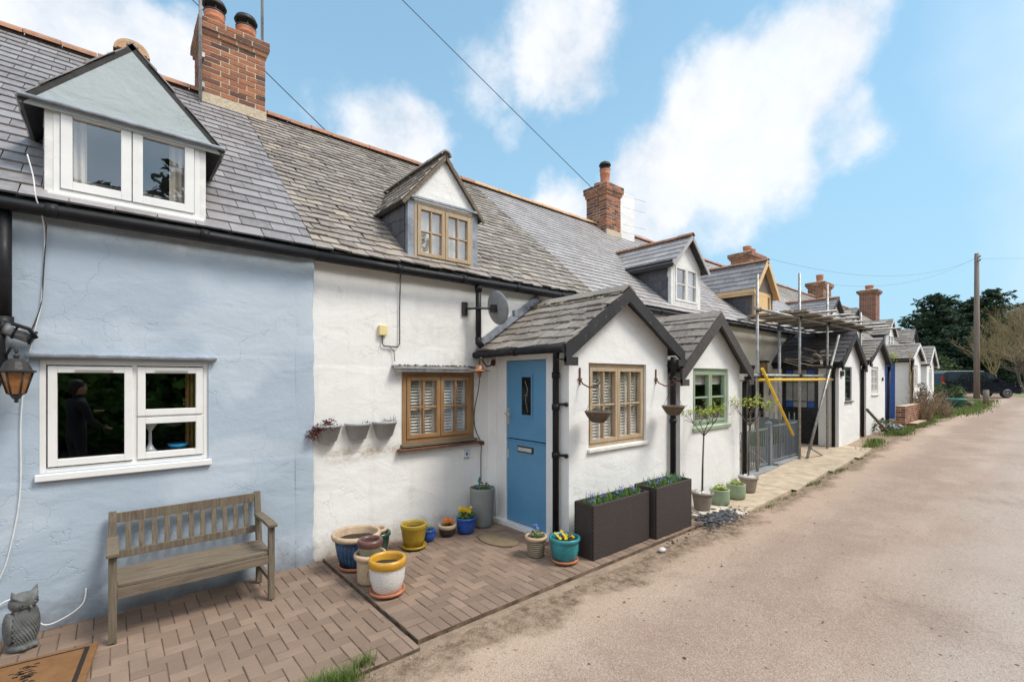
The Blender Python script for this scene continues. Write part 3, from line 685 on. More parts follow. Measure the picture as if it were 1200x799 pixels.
# ------------------------------------------------------------------ the setting
def sheet(name, xs, ys, zf, mat, kind='structure', label=None, jit=None):
    b = MB(); vs = []; n = len(ys)
    for x in xs:
        for j, y in enumerate(ys):
            yy = y+(jit(x, j) if jit else 0); vs.append((x, yy, zf(x, yy)))
    b.add(vs, [(i*n+j, (i+1)*n+j, (i+1)*n+j+1, i*n+j+1) for i in range(len(xs)-1) for j in range(n-1)], 0, True)
    return tag(b.build(name, mat), label, None, None, kind)
def fr_(a, b, s):
    k = int(round((b-a)/s)); return [a+(b-a)*i/k for i in range(k+1)]
def dirt_mat():
    m = MT('earth_verge'); w = m.coord(world=True); P = m.sep()
    c = m.mix(m.rng(m.noise(2.5, 8, .7, w), .35, .65), (.19, .13, .088), (.40, .29, .205))
    c = m.mix(m.rng(m.noise(40, 4, .7, w), .55, .7, 0, .7), c, (.40, .33, .26))
    far = m.rng(P['X'], 24, 40); c = m.mix(m.math('MULTIPLY', far, m.rng(m.noise(.6, 5, .6, w), .35, .6)), c, (.13, .17, .05))
    m.set(Base_Color=c, Roughness=.97); m.bump(m.noise(9, 6, .65, w), .6, .03); m.bump(m.noise(70, 5, .7, w), .7, .008); return m.m
def road_mat():
    m = MT('worn_gravel_road'); w = m.coord(world=True); P = m.sep()
    trk = m.noise(1, 5, .55, m.coord((.16, .75, 1), True), .4)
    c = m.mix(m.rng(trk, .36, .64), (.36, .258, .198), (.475, .36, .285))
    c = m.mix(m.rng(m.noise(.9, 7, .65, w, .5), .48, .68, 0, .55), c, (.305, .20, .145))
    c = m.mix(m.rng(P['Y'], -3.0, -2.0, 0, .6), c, (.50, .355, .25))
    pale = m.rng(m.math('ADD', P['Y'], m.rng(m.noise(.7, 4, .5, w), 0, 1, -.5, .5)), -3.7, -4.4, 0, .5); c = m.mix(pale, c, (.50, .435, .385))
    yy = m.math('ADD', P['Y'], m.rng(m.noise(.8, 5, .6, w), .2, .8, -.35, .35))
    mid = m.math('MULTIPLY', m.rng(yy, -3.75, -3.35), m.rng(yy, -2.5, -2.8)); c = m.mix(m.math('MULTIPLY', mid, m.rng(m.noise(2.6, 6, .65, w), .3, .6, .25, .7)), c, (.30, .205, .155))
    c = m.mix(m.rng(m.noise(.55, 6, .7, w, .8), .56, .66, 0, .5), c, (.25, .18, .14))
    v = m.n('ShaderNodeTexVoronoi'); v.inputs['Scale'].default_value = 105; m.l(w, v.inputs['Vector']); sp = m.n('ShaderNodeSeparateColor'); m.l(v.outputs['Color'], sp.inputs[0])
    c = m.mix(m.rng(sp.outputs[0], .5, 1, 0, .35), c, (.60, .49, .41)); c = m.mix(m.rng(sp.outputs[1], .68, 1, 0, .42), c, (.19, .13, .10))
    v2 = m.n('ShaderNodeTexVoronoi'); v2.inputs['Scale'].default_value = 24; m.l(w, v2.inputs['Vector']); sp2 = m.n('ShaderNodeSeparateColor'); m.l(v2.outputs['Color'], sp2.inputs[0])
    c = m.mix(m.math('MULTIPLY', m.rng(sp2.outputs[0], .965, .98), m.rng(v2.outputs['Distance'], .35, .2)), c, (.12, .10, .085))
    ey = m.math('ADD', P['Y'], m.rng(m.noise(1.6, 8, .7, w), .2, .8, -.30, .24)); em = m.rng(ey, -2.30, -2.16)
    dc = m.mix(m.rng(m.noise(14, 7, .75, w), .38, .62), (.13, .085, .055), (.36, .26, .18)); em = m.math('MULTIPLY', em, m.rng(m.noise(5, 6, .7, w), .25, .5, .35, .95)); c = m.mix(em, c, dc)
    m.set(Base_Color=c, Roughness=.9); m.b.inputs['Specular IOR Level'].default_value = .3
    m.bump(m.math('MULTIPLY', em, m.noise(28, 6, .7, w)), .8, .02)
    m.bump(m.noise(3, 5, .6, w), .4, .03); m.bump(v.outputs['Distance'], .55, .008); m.bump(m.noise(150, 3, .7, w), .5, .003); return m.m
def paver_mat():
    m = MT('clay_block_paving'); w = m.coord(world=True)
    c = m.ramp(m.island(), [(0, (.20, .135, .096)), (.5, (.245, .167, .12)), (1, (.30, .207, .15))])
    c = m.mix(m.rng(m.noise(2.2, 7, .65, w), .4, .7, 0, .55), c, (.16, .112, .082))
    c = m.mix(m.rng(m.noise(110, 4, .7, w), .6, .72, 0, .5), c, (.42, .35, .28))
    m.set(Base_Color=c, Roughness=.88); m.bump(m.noise(45, 6, .7, w), .5, .005); return m.m
M['joint'] = simple('joint_sand', (.15, .105, .072), 1, .5, 9, .6, .006); M['dirt'] = dirt_mat(); M['road'] = road_mat(); M['paver'] = paver_mat()
xs = [-600, -200, -60]+fr_(-20, 60, 1.0)+[80, 120, 200, 400, 900]
sheet('ground', xs, [-900, -300, -100, -40, -20, -9, -7.6, -4, -1, 3, 8, 20, 40, 100, 300, 900], lambda x, y: gz(x)-.035, M['dirt'])
def redge(x, j):
    return noise.noise(Vector((x*1.3, j, 0)))*.10+noise.noise(Vector((x*5, j, 3)))*.03 if j in (0,) else 0
def road_z(x, y): return gz(x)-.022-.0*(y)+noise.noise(Vector((x*.6, y*.8, 0)))*.006
rx = fr_(-12, 50, .25)
def rj(x, j):
    if j == len(RYS)-1:
        far = max(0, x-26)*.0
        return noise.noise(Vector((x*1.1, 1, 0)))*.09+noise.noise(Vector((x*4.7, 3, 3)))*.035
    return 0
RYS = [-7.6, -6.5, -5.5, -4.5, -4, -3.5, -3, -2.6, -2.3, -1.97]
sheet('road', rx, RYS, road_z, M['road'], jit=rj)
# the drive where the van stands, branching off the lane
sheet('drive', fr_(39, 62, 1), [-2.2, -1, 0, 2, 5], lambda x, y: gz(x)-.017, M['road'], jit=lambda x, j: noise.noise(Vector((x*.7, j, 5)))*.3+ (max(0, 43-x)*.0))
# brick paving: real blocks
def herring(name, x0, x1, y0, y1, z, course_front=True, course_side=True):
    """running herringbone with a soldier course along the lane and a border by the seam"""
    b = MB(); b.box(x0, x1, y0, y1+.14, z-.07, z-.0068, 1); S = .088
    def blk(a, b_, c, d):
        g = .0012+abs(random.gauss(0, .0009)); a, b_, c, d = a+g, b_-g, c+g, d-g
        if b_-a < .02 or d-c < .02: return
        h = z+random.gauss(0, .0012)+noise.noise(Vector((a*2, c*2, 1)))*.0028; t = [random.gauss(0, .0012) for _ in range(4)]; i = .004
        vs = [(a, c, z-.03), (b_, c, z-.03), (b_, d, z-.03), (a, d, z-.03), (a, c, h-i+t[0]), (b_, c, h-i+t[1]), (b_, d, h-i+t[2]), (a, d, h-i+t[3]),
              (a+i, c+i, h+t[0]), (b_-i, c+i, h+t[1]), (b_-i, d-i, h+t[2]), (a+i, d-i, h+t[3])]
        b.add(vs, [(0, 1, 5, 4), (1, 2, 6, 5), (2, 3, 7, 6), (3, 0, 4, 7), (4, 5, 9, 8), (5, 6, 10, 9), (6, 7, 11, 10), (7, 4, 8, 11), (8, 9, 10, 11)])
    ya = y0+.176 if course_front else y0; xa = x0+.176 if course_side else x0
    if course_front:
        x = x0
        while x < x1-.03: blk(x, min(x+S, x1), y0, ya); x += S
    if course_side:
        y = ya
        while y < y1-.03: blk(x0, xa, y, min(y+S, y1)); y += S
    nx = int((x1-xa)/S)+3; ny = int((y1-ya)/S)+3
    for i in range(-2, nx):
        for j in range(-2, ny):
            k = (i-j) % 4
            if k == 0: r_ = (xa+i*S, xa+(i+2)*S, ya+j*S, ya+(j+1)*S)
            elif k == 3: r_ = (xa+i*S, xa+(i+1)*S, ya+j*S, ya+(j+2)*S)
            else: continue
            blk(max(r_[0], xa), min(r_[1], x1), max(r_[2], ya), min(r_[3], y1))
    return tag(b.build(name, [M['paver'], M['joint']]), None, None, None, 'structure')
herring('pavement', -3.0, 1.535, -1.93, -.04, -.008, True, False)
herring('pavement', 1.56, 5.50, -1.86, -.02, .004)
p = MB(); 
for a, b_ in ((6.35, 8.1), (8.1, 9.9), (9.9, 11.6), (11.6, 13.0)):
    zz = gz((a+b_)/2); p.add([(a+.006, -2.0, gz(a)+.004), (b_-.006, -1.93, gz(b_)+.004), (b_-.006, -.02, gz(b_)+.004), (a+.006, -.02, gz(a)+.004), (a+.006, -2.0, gz(a)-.1), (b_-.006, -1.93, gz(b_)-.1)], [(0, 1, 2, 3), (4, 5, 1, 0)])
tag(p.build('path', M['concrete']), None, None, None, 'structure')
p = MB(); p.box(5.62, 6.33, -2.02, -1.42, -.09, .012); tag(p.build('paving_slab', M['paleslab'], bevel=.006), None, None, None, 'structure')

# ------------------------------------------------------------------ the terrace
def porch(root, x0, x1, ze, za, zb=0, yfr=-1.37, wallm='white2', slate='slate_porch', bm='barge', holes=(), lholes=(), xa=None, board=.17, ovx=.22, ovy=.13, g=.19, sw=.24, jit=1, back=.35, ridgem='slate', rs=None, rgutter=True):
    xa = xa or (x0+x1)/2; w = MB()
    wallgrid(w, (x0, yfr, 0), (1, 0, 0), (0, -1, 0), x1-x0, zb-.1, za-.06, [(a-x0, b-x0, c, d) for a, b, c, d in holes], .09, gable=(ze, za-.06, xa-x0), amp=.005)
    wallgrid(w, (x0, yfr, 0), (0, 1, 0), (-1, 0, 0), -yfr, zb-.1, ze, [(a-yfr, b-yfr, c, d) for a, b, c, d in lholes], .09, amp=.004)
    w.quad((x1, yfr, zb-.1), (x1, 0, zb-.1), (x1, 0, ze), (x1, yfr, ze))
    pw = w.build('porch', M[wallm], root)
    yo = yfr-ovy; k = (za-ze)/(xa-x0); k2 = (za-ze)/(x1-xa)
    rf = MB(); yb = back
    for sgn, xe, kk in ((-1, x0-ovx, k), (1, x1+ovx, k2)):
        zo = ze-ovx*kk; V = Vector((xa-xe, 0, za-zo)); L = V.length
        slates(rf, (xe, yo+.01, zo+.03), (0, 1, 0), V, L, yb-yo, g, sw, jit=jit)
        nrm = Vector((0, 1, 0)).cross(V.normalized()); nrm = nrm if nrm.z > 0 else -nrm
        A = Vector((xe+.0, yo+.03, zo+.026)); B = A+V; C = [A, B, B-nrm*.05, A-nrm*.05]; D = [c+Vector((0, yb-yo-.05, 0)) for c in C]
        rf.add(C+D, [(0, 1, 2, 3), (2, 6, 7, 3), (0, 3, 7, 4), (0, 4, 5, 1)], 1)
    pr = rf.build('porch_roof', [M[slate], M['felt']], root)
    q = MB()
    if ridgem == 'slate':
        y = yo-.0; 
        while y < yb:
            e = min(y+.42, yb+.1); dz = random.uniform(-.006, .008)
            for sg, kk in ((-1, k), (1, k2)):
                a = Vector((xa, y, za+.065+dz)); d = Vector((sg*.13, 0, -kk*.13)); n_ = Vector((0, 0, .024))
                q.add([a, a+d, a+d+Vector((0, e-y-.006, 0)), a+Vector((0, e-y-.006, 0)), a-n_, a+d-n_], [(0, 1, 2, 3), (4, 5, 1, 0), (1, 5, 2)], 0)
            y = e
        q.build('ridge_tiles', M[rs or slate], pr)
    else:
        ridge(q, (xa, yo-.01, za+.05), (xa, yb, za+.05), .085, .3); q.build('ridge_tiles', M[ridgem], pr)
    b = MB(); h = board
    for sg, xe, kk in ((-1, x0-ovx, k), (1, x1+ovx, k2)):
        zo = ze-ovx*kk+.03; cs = 1/math.cos(math.atan(kk))
        poly = [(xe, zo), (xa, za+.03), (xa, za+.03-h*cs), (xe, zo-h*cs)]
        if sg > 0: poly = poly[::-1]
        b.prism(poly, yo-.012+(.001 if sg > 0 else 0), yo+.02)
        b.box(*( (xe, xe+.17) if sg < 0 else (xe-.17, xe)), yo-.016, yo+.018, zo-h*cs-.035, zo-h*cs+.05)
        b.box(*( (xe, x0+.0) if sg < 0 else (x1, xe)), yo+.02, yfr+.0, zo-h*cs+.02, zo-h*cs+.035)
    b.build('bargeboard', M[bm], pr)
    return pw, pr

# --- pale blue cottage (nearest)
c1, r1 = cottage('pale blue washed cottage nearest the camera, white casements and grey slates', -6.5, 1.455, M['blue'], M['slate_new'], M['terra_ridge'], .175, .25, .15, holes=[(-.385, .615, 1.08, 1.88), (-4.5, -3.4, 1.0, 1.9)], wy=-.03)
window(c1, 'window', -.385, .615, 1.08, 1.88, -.015, M['upvc'], layout=[(-.345, .125, 1.12, 1.84, (0, 0)), (.15, .58, 1.455, 1.84, (0, 0)), (.15, .58, 1.12, 1.445, (0, 0))], fr=.035, sb=.048, sill=(.02, .05, .05, 'upvc'), room=1.3, proud=.014)
v = MB(); v.box(.122, .153, -.012, .045, 1.115, 1.845); v.box(.155, .58, -.012, .045, 1.438, 1.462); v.build('mullion', M['upvc'], c1)
for a in (-.20, .26): v = MB(); v.box(a, a+.21, -.042, -.030, 1.795, 1.812); v.build('trickle_vent', M['chrome'], c1)
v = MB(); v.box(-.45, .67, -.085, -.02, 1.895, 1.925); v.build('lead_drip_strip', M['lead'], c1, bevel=.008)
v = MB()
n = 16; vs = []
for i in range(n+1): t = i/n; vs += [(.47+.09*t, .13+.015*math.sin(t*20), 1.1), (.47+.09*t, .13+.015*math.sin(t*20), 1.86)]
v.add(vs, [(2*i, 2*i+2, 2*i+3, 2*i+1) for i in range(n)], 0, True); v.build('curtain', M['gold_curtain'], c1)
dormer(c1, -.36, .60, 3.0, 3.80, 4.30, None, ov=.13, yf=.0, gwide=True, cheek='lead', bm=None, roofm='slate_new', gable='gable_blue', fasc=.025, g=.17, sw=.24, jitter=.4, sof='felt', fo=.05,
       win=dict(box=(-.315, .555, 3.07, 3.74), post='white_wood', mat=M['upvc'], sashes=2, bars=(0, 0), fr=.035, sb=.062, blind='curtains', sill=(.03, .035, .07, 'upvc')))
for a in (-.19, .25): v = MB(); v.box(a, a+.19, -.032, -.016, 3.655, 3.672); v.build('trickle_vent', M['chrome'], c1)
v = MB(); ridge(v, (.12, .02, 4.31), (.12, 1.5, 4.31), .115, .4); v.prism([(.12+.105*math.cos(k*.3142), 4.285+.088*math.sin(k*.3142)) for k in range(11)], .025, .06); v.build('dormer_ridge', M['tan_ridge'], c1)
v = MB(); v.beam((-.49, -.05, 3.685), (.73, -.05, 3.685), .05, .022); v.build('gable_drip', M['lead'], c1, bevel=.006)
chimney(r1, .93, 1.70, 2.87, 3.60, 5.05, 6.62, [(1.12, 3.22, .30, .12, 1), (1.52, 3.22, .28, .12, 1)], 'brick', (.05, .20))
v = MB(); v.tube([(-.545, -.10, 2.87), (-.545, -.10, 2.12)], .04, 12); v.tube([(-.545, -.10, 2.16), (-.545, -.10, 2.06)], .05, 12); v.tube([(-.57, -.11, 2.10), (-.58, -.11, 1.98), (-.57, -.11, 1.78), (-.60, -.10, 1.70), (-.7, -.1, 1.66)], .045, 12); v.build('downpipe', M['black_pl'], c1)
v = MB(); v.tube([(-.56, -.13, 2.09), (-.40, -.10, 2.02)], .042, 14); 
for t in (.08, .45, .95): q = Vector((-.56, -.13, 2.09)).lerp(Vector((-.40, -.10, 2.02)), t); v.tube([q-Vector((.006, 0, -.0026)), q+Vector((.006, 0, -.0026))], .05, 14, 1)
v.tube([(-.50, -.18, 2.11), (-.42, -.17, 2.08), (-.385, -.15, 2.02)], .012, 8, 1); v.build('soil_pipe', [M['grey_pl'], M['black_pl']], c1)

v = MB(); zz = -.1; pr = []
while zz < 3.0: pr.append((1.462+.022*noise.noise(Vector((zz*2.3, 1, 1)))+.012*noise.noise(Vector((zz*9, 4, 1)))+max(0, .12-zz)*.12, zz)); zz += .035
vs = []
for xe, z in pr: vs += [(1.30, -.031, z), (xe-.02, -.046, z), (xe, -.036, z), (xe+.004, .01, z)]
v.add(vs, [(4*i+k, 4*i+k+1, 4*i+k+5, 4*i+k+4) for i in range(len(pr)-1) for k in range(3)], 0, True); v.build('plaster_edge', M['blue'], c1)

# --- white cottage number 6
c2, r2 = cottage('white limewashed cottage with golden oak windows and blue door porch', 1.455, 5.60, M['white'], M['slate_old'], M['terra_ridge'], .132, .175, 1.25, holes=[(2.40, 3.36, 1.03, 1.82)])
window(c2, 'window', 2.40, 3.36, 1.03, 1.82, -.012, M['oak_x'], sashes=2, bars=(1, 1), fr=.05, sb=.045, bar=.022, blind='shutter', roommat='room', matz=M['oak_z'], barmat=M['oak_z'], label='golden oak casement with white louvred shutters', sill=(.02, .05, .035, 'greywood'))
v = MB(); v.box(2.34, 3.46, -.075, .0, .955, .985); v.build('tile_sill', M['rust'], c2, bevel=.008)
v = MB(); v.obox((2.87, -.045, 1.868), (1.18, .10, .012), Matrix.Rotation(R(24), 3, 'X')); v.box(2.29, 3.45, -.088, -.078, 1.818, 1.850)
for i in range(60): v.ball((random.choice((2.5, 2.75, 3.0, 3.3))+random.gauss(0, .07), -.018, random.uniform(1.888, 1.898)), random.uniform(.004, .011), 1, 6, 4, (1.8, 1, .7))
v.build('lead_hood', [M['hood'], M['hoodmoss']], c2)
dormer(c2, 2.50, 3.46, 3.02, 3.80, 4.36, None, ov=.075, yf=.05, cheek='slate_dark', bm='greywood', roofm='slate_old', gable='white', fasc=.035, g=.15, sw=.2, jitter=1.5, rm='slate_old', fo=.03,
       win=dict(box=(2.58, 3.38, 3.10, 3.74), post='lead', mat=M['pale_oak'], sashes=2, bars=(1, 1), fr=.035, sb=.042, bar=.018, blind='venetian', gl='glass', sill=(.01, .03, .03, 'pale_oak')))
v = MB(); v.beam((2.52, .02, 3.775), (3.45, .02, 3.785), .03, .022); v.build('gable_drip', M['lead'], c2)
v = MB(); v.tube([(3.34, -.13, 2.86), (3.34, -.13, 2.15)], .034, 12); v.tube([(3.34, -.13, 2.86), (3.34, -.13, 2.79)], .045, 12); v.tube([(3.34, -.13, 2.24), (3.34, -.13, 2.18), (3.36, -.17, 2.13)], .04, 12); v.build('downpipe', M['black_pl'], c2)
P1X0, P1X1, PY_ = 3.58, 5.45, -1.37
pw1, pr1 = porch(c2, P1X0, P1X1, 2.17, 2.74, xa=4.44, holes=[(3.89, 4.97, .99, 1.915)], lholes=[(-1.09, -.17, .0, 2.03)], back=.05, bm='barge', wallm='white2', board=.135, ovx=.19, jit=1.6, g=.175, sw=.21)
window(c2, 'porch_window', 3.89, 4.97, .99, 1.915, PY_+.03, M['pale_oak'], sashes=2, bars=(1, 1), fr=.045, sb=.042, bar=.02, roommat='room', blind='shutter', label='faded oak casement with white shutters in the porch front', sill=(.02, .065, .04, 'white_wood'))
v = MB(); gutter(v, (3.37, -.02, 2.035), (3.37, -1.50, 2.045), .043); v.build('porch_gutter', M['black_pl'], c2)
v = MB(); v.tube([(3.37, -1.40, 2.03), (3.40, -1.36, 1.97), (3.515, -1.25, 1.90), (3.52, -1.24, 1.8), (3.52, -1.24, .03)], .034, 12)
for z in (1.45, 1.78, .95): v.tube([(3.52, -1.24, z-.03), (3.52, -1.24, z+.03)], .043, 12)
for z in (1.48, .95): v.tube([(3.52, -1.24, z), (3.57, -1.33, z)], .014, 8); v.ball((3.55, -1.36, z), .024, 0)
v.build('porch_downpipe', M['black_pl'], c2)
v = MB(); fx0, fz0 = 3.40, 2.17-.18*.663+.04
v.add([(fx0, -.012, fz0), (4.44, -.012, 2.80), (4.44, -.012, 2.90), (fx0, -.012, fz0+.10), (fx0, -.03, fz0), (4.44, -.03, 2.80), (4.44, -.03, 2.90), (fx0, -.03, fz0+.10), (fx0+.03, -.10, fz0+.045), (4.44, -.10, 2.815)], [(4, 5, 6, 7), (3, 2, 6, 7), (0, 3, 7, 4), (4, 8, 9, 5)]); v.build('wall_flashing', M['lead'], pr1)
# moss along the porch ridge and verge
v = MB()
for i in range(420):
    t = random.random()**.8; y = -1.48+1.5*t; v.ball((4.44+random.gauss(0, .014)-.135, y, 2.775+random.gauss(0, .008)-.085), random.uniform(.006, .020), 0, 6, 4, (1, 1.5, .6))
v.build('moss', simple('dry_moss', (.10, .075, .025), 1, .4, 40, .6), pr1)
# blue stable door in the porch side (faces -x)
f = MB()
dx = 3.605
f.box(dx, dx+.07, -1.09, -1.01, .05, 2.03); f.box(dx, dx+.07, -.33, -.17, .05, 2.03) if False else f.box(dx, dx+.07, -.33, -.25, .05, 2.03); f.box(dx, dx+.07, -.25, -.17, .05, 2.03)
f.box(dx, dx+.07, -1.01, -.33, 1.96, 2.03); f.box(dx-.06, dx+.08, -1.11, -.15, .0, .055)
dr = f.build('door_frame', M['upvc'], c2, bevel=.004)
f = MB(); f.box(dx+.012, dx+.055, -1.005, -.335, 1.04, 1.955)
for yy in (-.60, -.74): pass
do = f.build('door', M['bluedoor'], c2, bevel=.004); do['label'] = 'sky blue stable door, upper and lower leaf'
f = MB(); f.box(dx+.012, dx+.055, -1.005, -.335, .065, 1.025); f.box(dx+.004, dx+.02, -1.005, -.335, 1.012, 1.03); f.build('lower_leaf', M['bluedoor'], do, bevel=.004)
f = MB(); a = .022
f.box(dx+.0, dx+.014, -.79, -.79+a, 1.30, 1.79); f.box(dx+.0, dx+.014, -.585-a, -.585, 1.30, 1.79); f.box(dx+.0, dx+.014, -.79+a, -.585-a, 1.30, 1.30+a); f.box(dx+.0, dx+.014, -.79+a, -.585-a, 1.79-a, 1.79); f.build('glazing_bead', M['bluedoor'], do)
f = MB(); f.quad((dx+.008, -.76, 1.33), (dx+.008, -.61, 1.33), (dx+.008, -.61, 1.76), (dx+.008, -.76, 1.76)); f.build('door_glass', M['vanglass'], do)
f = MB(); f.tube([(dx+.006, -.71, 1.36), (dx+.006, -.67, 1.5), (dx+.006, -.71, 1.62), (dx+.006, -.66, 1.72)], .004, 5); f.lathe([(.0, 0), (.028, .0), (.03, .004)], (dx, -.685, 1.55), 10); f.build('leaded_motif', M['greystone'], do)
f = MB(); f.box(dx-.004, dx+.014, -.80, -.54, .895, .965); f.build('letterbox', M['iron'], do, bevel=.004); f = MB(); f.box(dx-.012, dx+.0, -.785, -.555, .908, .952); f.build('letterbox_flap', M['chrome'], do, bevel=.004)
f = MB(); f.box(dx+.0, dx+.013, -.385, -.350, 1.20, 1.40); f.tube([(dx+.0, -.367, 1.33), (dx-.05, -.367, 1.33), (dx-.05, -.46, 1.325)], .009, 8); f.lathe([(0, 0), (.012, 0), (.012, .008)], (dx-.002, -.367, 1.24), 8)
f.build('handle', M['chrome'], do)
f = MB(); f.box(dx+.0, dx+.012, -.375, -.352, .80, .90); f.build('lower_bolt', M['chrome'], do)

# --- third cottage, sage window
c3, r3 = cottage('white cottage with clean grey slates and sage green porch window', 5.60, 9.75, M['white2'], M['slate_clean'], M['tan_ridge'], .14, .22, .15, step=.3, zb=0)
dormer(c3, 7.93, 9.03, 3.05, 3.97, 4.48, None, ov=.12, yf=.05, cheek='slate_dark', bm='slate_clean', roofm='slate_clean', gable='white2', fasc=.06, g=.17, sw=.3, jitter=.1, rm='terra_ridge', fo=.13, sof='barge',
       win=dict(box=(8.02, 8.93, 3.16, 3.93), post='white_wood', mat=M['white_wood'], sashes=2, bars=(0, 1), fr=.05, sb=.045, bar=.022, blind='curtains'))
v = MB(); v.box(7.80, 7.83, -.05, 1.0, 3.80, 3.93); v.build('fascia', M['barge'], c3)
pw3, pr3 = porch(c3, 5.76, 7.55, 1.98, 2.66, xa=6.66, holes=[(6.10, 7.17, 1.06, 1.89)], back=.12, bm='barge_br', board=.145, ovx=.19, jit=.9, g=.19, sw=.24, ovy=.13)
window(c3, 'porch_window', 6.10, 7.17, 1.06, 1.89, PY_+.03, M['sagegreen'], sashes=2, bars=(0, 1), fr=.045, sb=.045, bar=.024, blind='roller', sill=(.03, .06, .05, 'sagegreen'), label='sage green two light window with roller blinds', room=1.0)
v = MB(); v.tube([(5.44, -1.46, 2.02), (5.44, -1.46, 1.90), (5.50, -1.42, 1.83), (5.50, -1.42, .1)], .036, 12)
for z in (1.2, 1.75, .5): v.tube([(5.50, -1.42, z-.025), (5.50, -1.42, z+.025)], .044, 12); v.tube([(5.5, -1.42, z), (5.57, -1.37, z)], .012, 6)
v.build('downpipe', M['black_pl'], c3)
v = MB(); gutter(v, (5.48, -.02, 1.90), (5.48, -1.46, 1.91), .045); v.build('porch_gutter', M['black_pl'], c3)
v = MB(); v.tube([(7.76, -1.46, 1.93), (7.76, -1.46, 1.80), (7.66, -1.40, 1.68), (7.66, -1.40, .1)], .036, 12); v.lathe([(.03, 0), (.06, .06), (.065, .10)], (7.76, -1.46, 1.86), 12); v.build('porch_downpipe', M['black_pl'], c3)
chimney(r3, 9.47, 10.05, 2.75, 3.40, 5.2, 6.68, [(9.70, 2.98, .42, .12, 1), (9.78, 3.25, .16, .11, 0)], 'brick', (.06, .25))
v = MB(); v.box(10.05, 10.75, 2.80, 3.35, 5.3, 6.62)
chr_ = v.build('rendered_stack', M['white2'], r3, bevel=.02)
v = MB()
for z, yy in ((6.5, 2.72), (6.2, 2.72), (5.75, 2.72), (5.55, 2.72)): v.tube([(10.1, yy, z), (11.0, yy-.1, z+.02)], .006, 5)
v.build('aerial_bracket', M['chrome'], chr_)

# --- fourth cottage, behind the scaffold
c4, r4 = cottage('white cottage under repair behind scaffolding with black front door', 9.75, 14.70, M['cream'], M['slate_clean'], M['terra_ridge'], .16, .24, .6, step=.3, holes=[(11.1, 12.1, .80, 1.70)], zb=gz(12))
window(c4, 'window', 11.1, 12.1, .80, 1.70, .03, M['blackdoor'], sashes=2, bars=(0, 0), fr=.04, sb=.05, blind='curtains', sill=(.06, .10, .04, 'blackdoor'), label='black framed window with grey curtains')
v = MB(); v.box(10.95, 12.3, -.14, .0, 1.74, 1.79); v.build('window_hood', M['blackdoor'], c4)
dm4 = dormer(c4, 11.50, 12.70, 3.05, 3.90, 4.60, None, ov=.14, yf=.05, cheek='slate_dark', bm='newwood', roofm='slate_new', gable='brownboard', fasc=.10, g=.17, sw=.26, jitter=.5, rm='terra_ridge', fo=.12, sof='newwood',
       win=dict(box=(11.62, 12.58, 3.10, 3.84), post='brownboard', mat=M['newwood'], sashes=1, bars=(0, 0), fr=.06, sb=.03, gl='glass'))
v = MB(); v.box(11.66, 12.36, .035, .05, 3.02, 3.80); v.build('plywood_panel', M['ply'], c4)
v = MB(); v.box(11.35, 11.38, -.06, .95, 3.70, 3.83); v.build('eaves_board', M['newwood'], c4)
pw4, pr4 = porch(c4, 12.70, 14.43, 2.22, 2.83, zb=.15, xa=13.62, holes=[(13.18, 13.74, 1.20, 2.02)], lholes=[(-.96, -.16, .10, 2.10)], back=.05, slate='slate_dark', bm='barge', board=.14, ovx=.18, jit=1.2, g=.19, sw=.26, ovy=.12)
window(c4, 'porch_window', 13.18, 13.74, 1.20, 2.02, PY_+.03, M['blackdoor'], sashes=1, layout=[(13.21, 13.71, 1.22, 1.72, (0, 0)), (13.21, 13.71, 1.75, 2.0, (0, 0))], fr=.035, sb=.05, sill=(.05, .07, .03, 'blackdoor'), label='narrow black framed window in the porch front')
v = MB(); v.box(12.80, 12.98, -1.41, -1.37, 1.80, 1.92); v.build('door_number', M['blackdoor'], c4)
f = MB(); dx = 12.73; f.box(dx, dx+.06, -.95, -.17, .12, 2.09)
dk = f.build('door', M['blackdoor'], c4, bevel=.006); dk['label'] = 'black panelled door with blue and clear leaded glass'
f = MB(); g1 = MB()
cols = [(-.87, -.73), (-.71, -.42), (-.40, -.26)]
for i, (a, b_) in enumerate(cols):
    for c_, d_, blue in ((1.80, 1.95, i != 1), (1.66, 1.78, False), (1.20, 1.64, False), (1.05, 1.18, i != 1)):
        if blue: q = MB(); q.box(dx-.01, dx+.0, a, b_, c_, d_); q.build('blue_glass', M['cobalt'], dk)
        else: g1.box(dx-.01, dx+.0, a, b_, c_, d_)
g1.build('leaded_glass', simple('frosted_glass', (.30, .31, .30), .15, .15, 6, .05), dk)
f = MB()
for a, b_ in ((-.87, -.60), (-.53, -.26)):
    for c_, d_ in ((.30, .58), (.65, .93)): f.box(dx-.012, dx, a, b_, c_, d_)
f.build('door_panel', M['blackdoor'], dk, bevel=.008)
f = MB(); f.box(12.4, 12.72, -.98, -.12, .05, .13); f.build('doorstep', M['concrete'], c4, bevel=.01)
v = MB(); v.box(12.53, 12.69, -1.46, -.02, 1.98, 2.12); v.build('fascia', M['blackdoor'], c4)
v = MB(); gutter(v, (12.50, -.02, 2.09), (12.50, -1.46, 2.10), .05); v.tube([(12.52, -1.38, 2.07), (12.63, -1.30, 1.98), (12.64, -1.28, 1.9), (12.64, -1.28, .16)], .036, 12); v.build('porch_gutter', M['black_pl'], c4)
v = MB(); v.tube([(14.60, -1.44, 2.1), (14.58, -1.40, 1.95), (14.58, -1.40, .25)], .036, 12); v.build('porch_downpipe', M['black_pl'], c4)

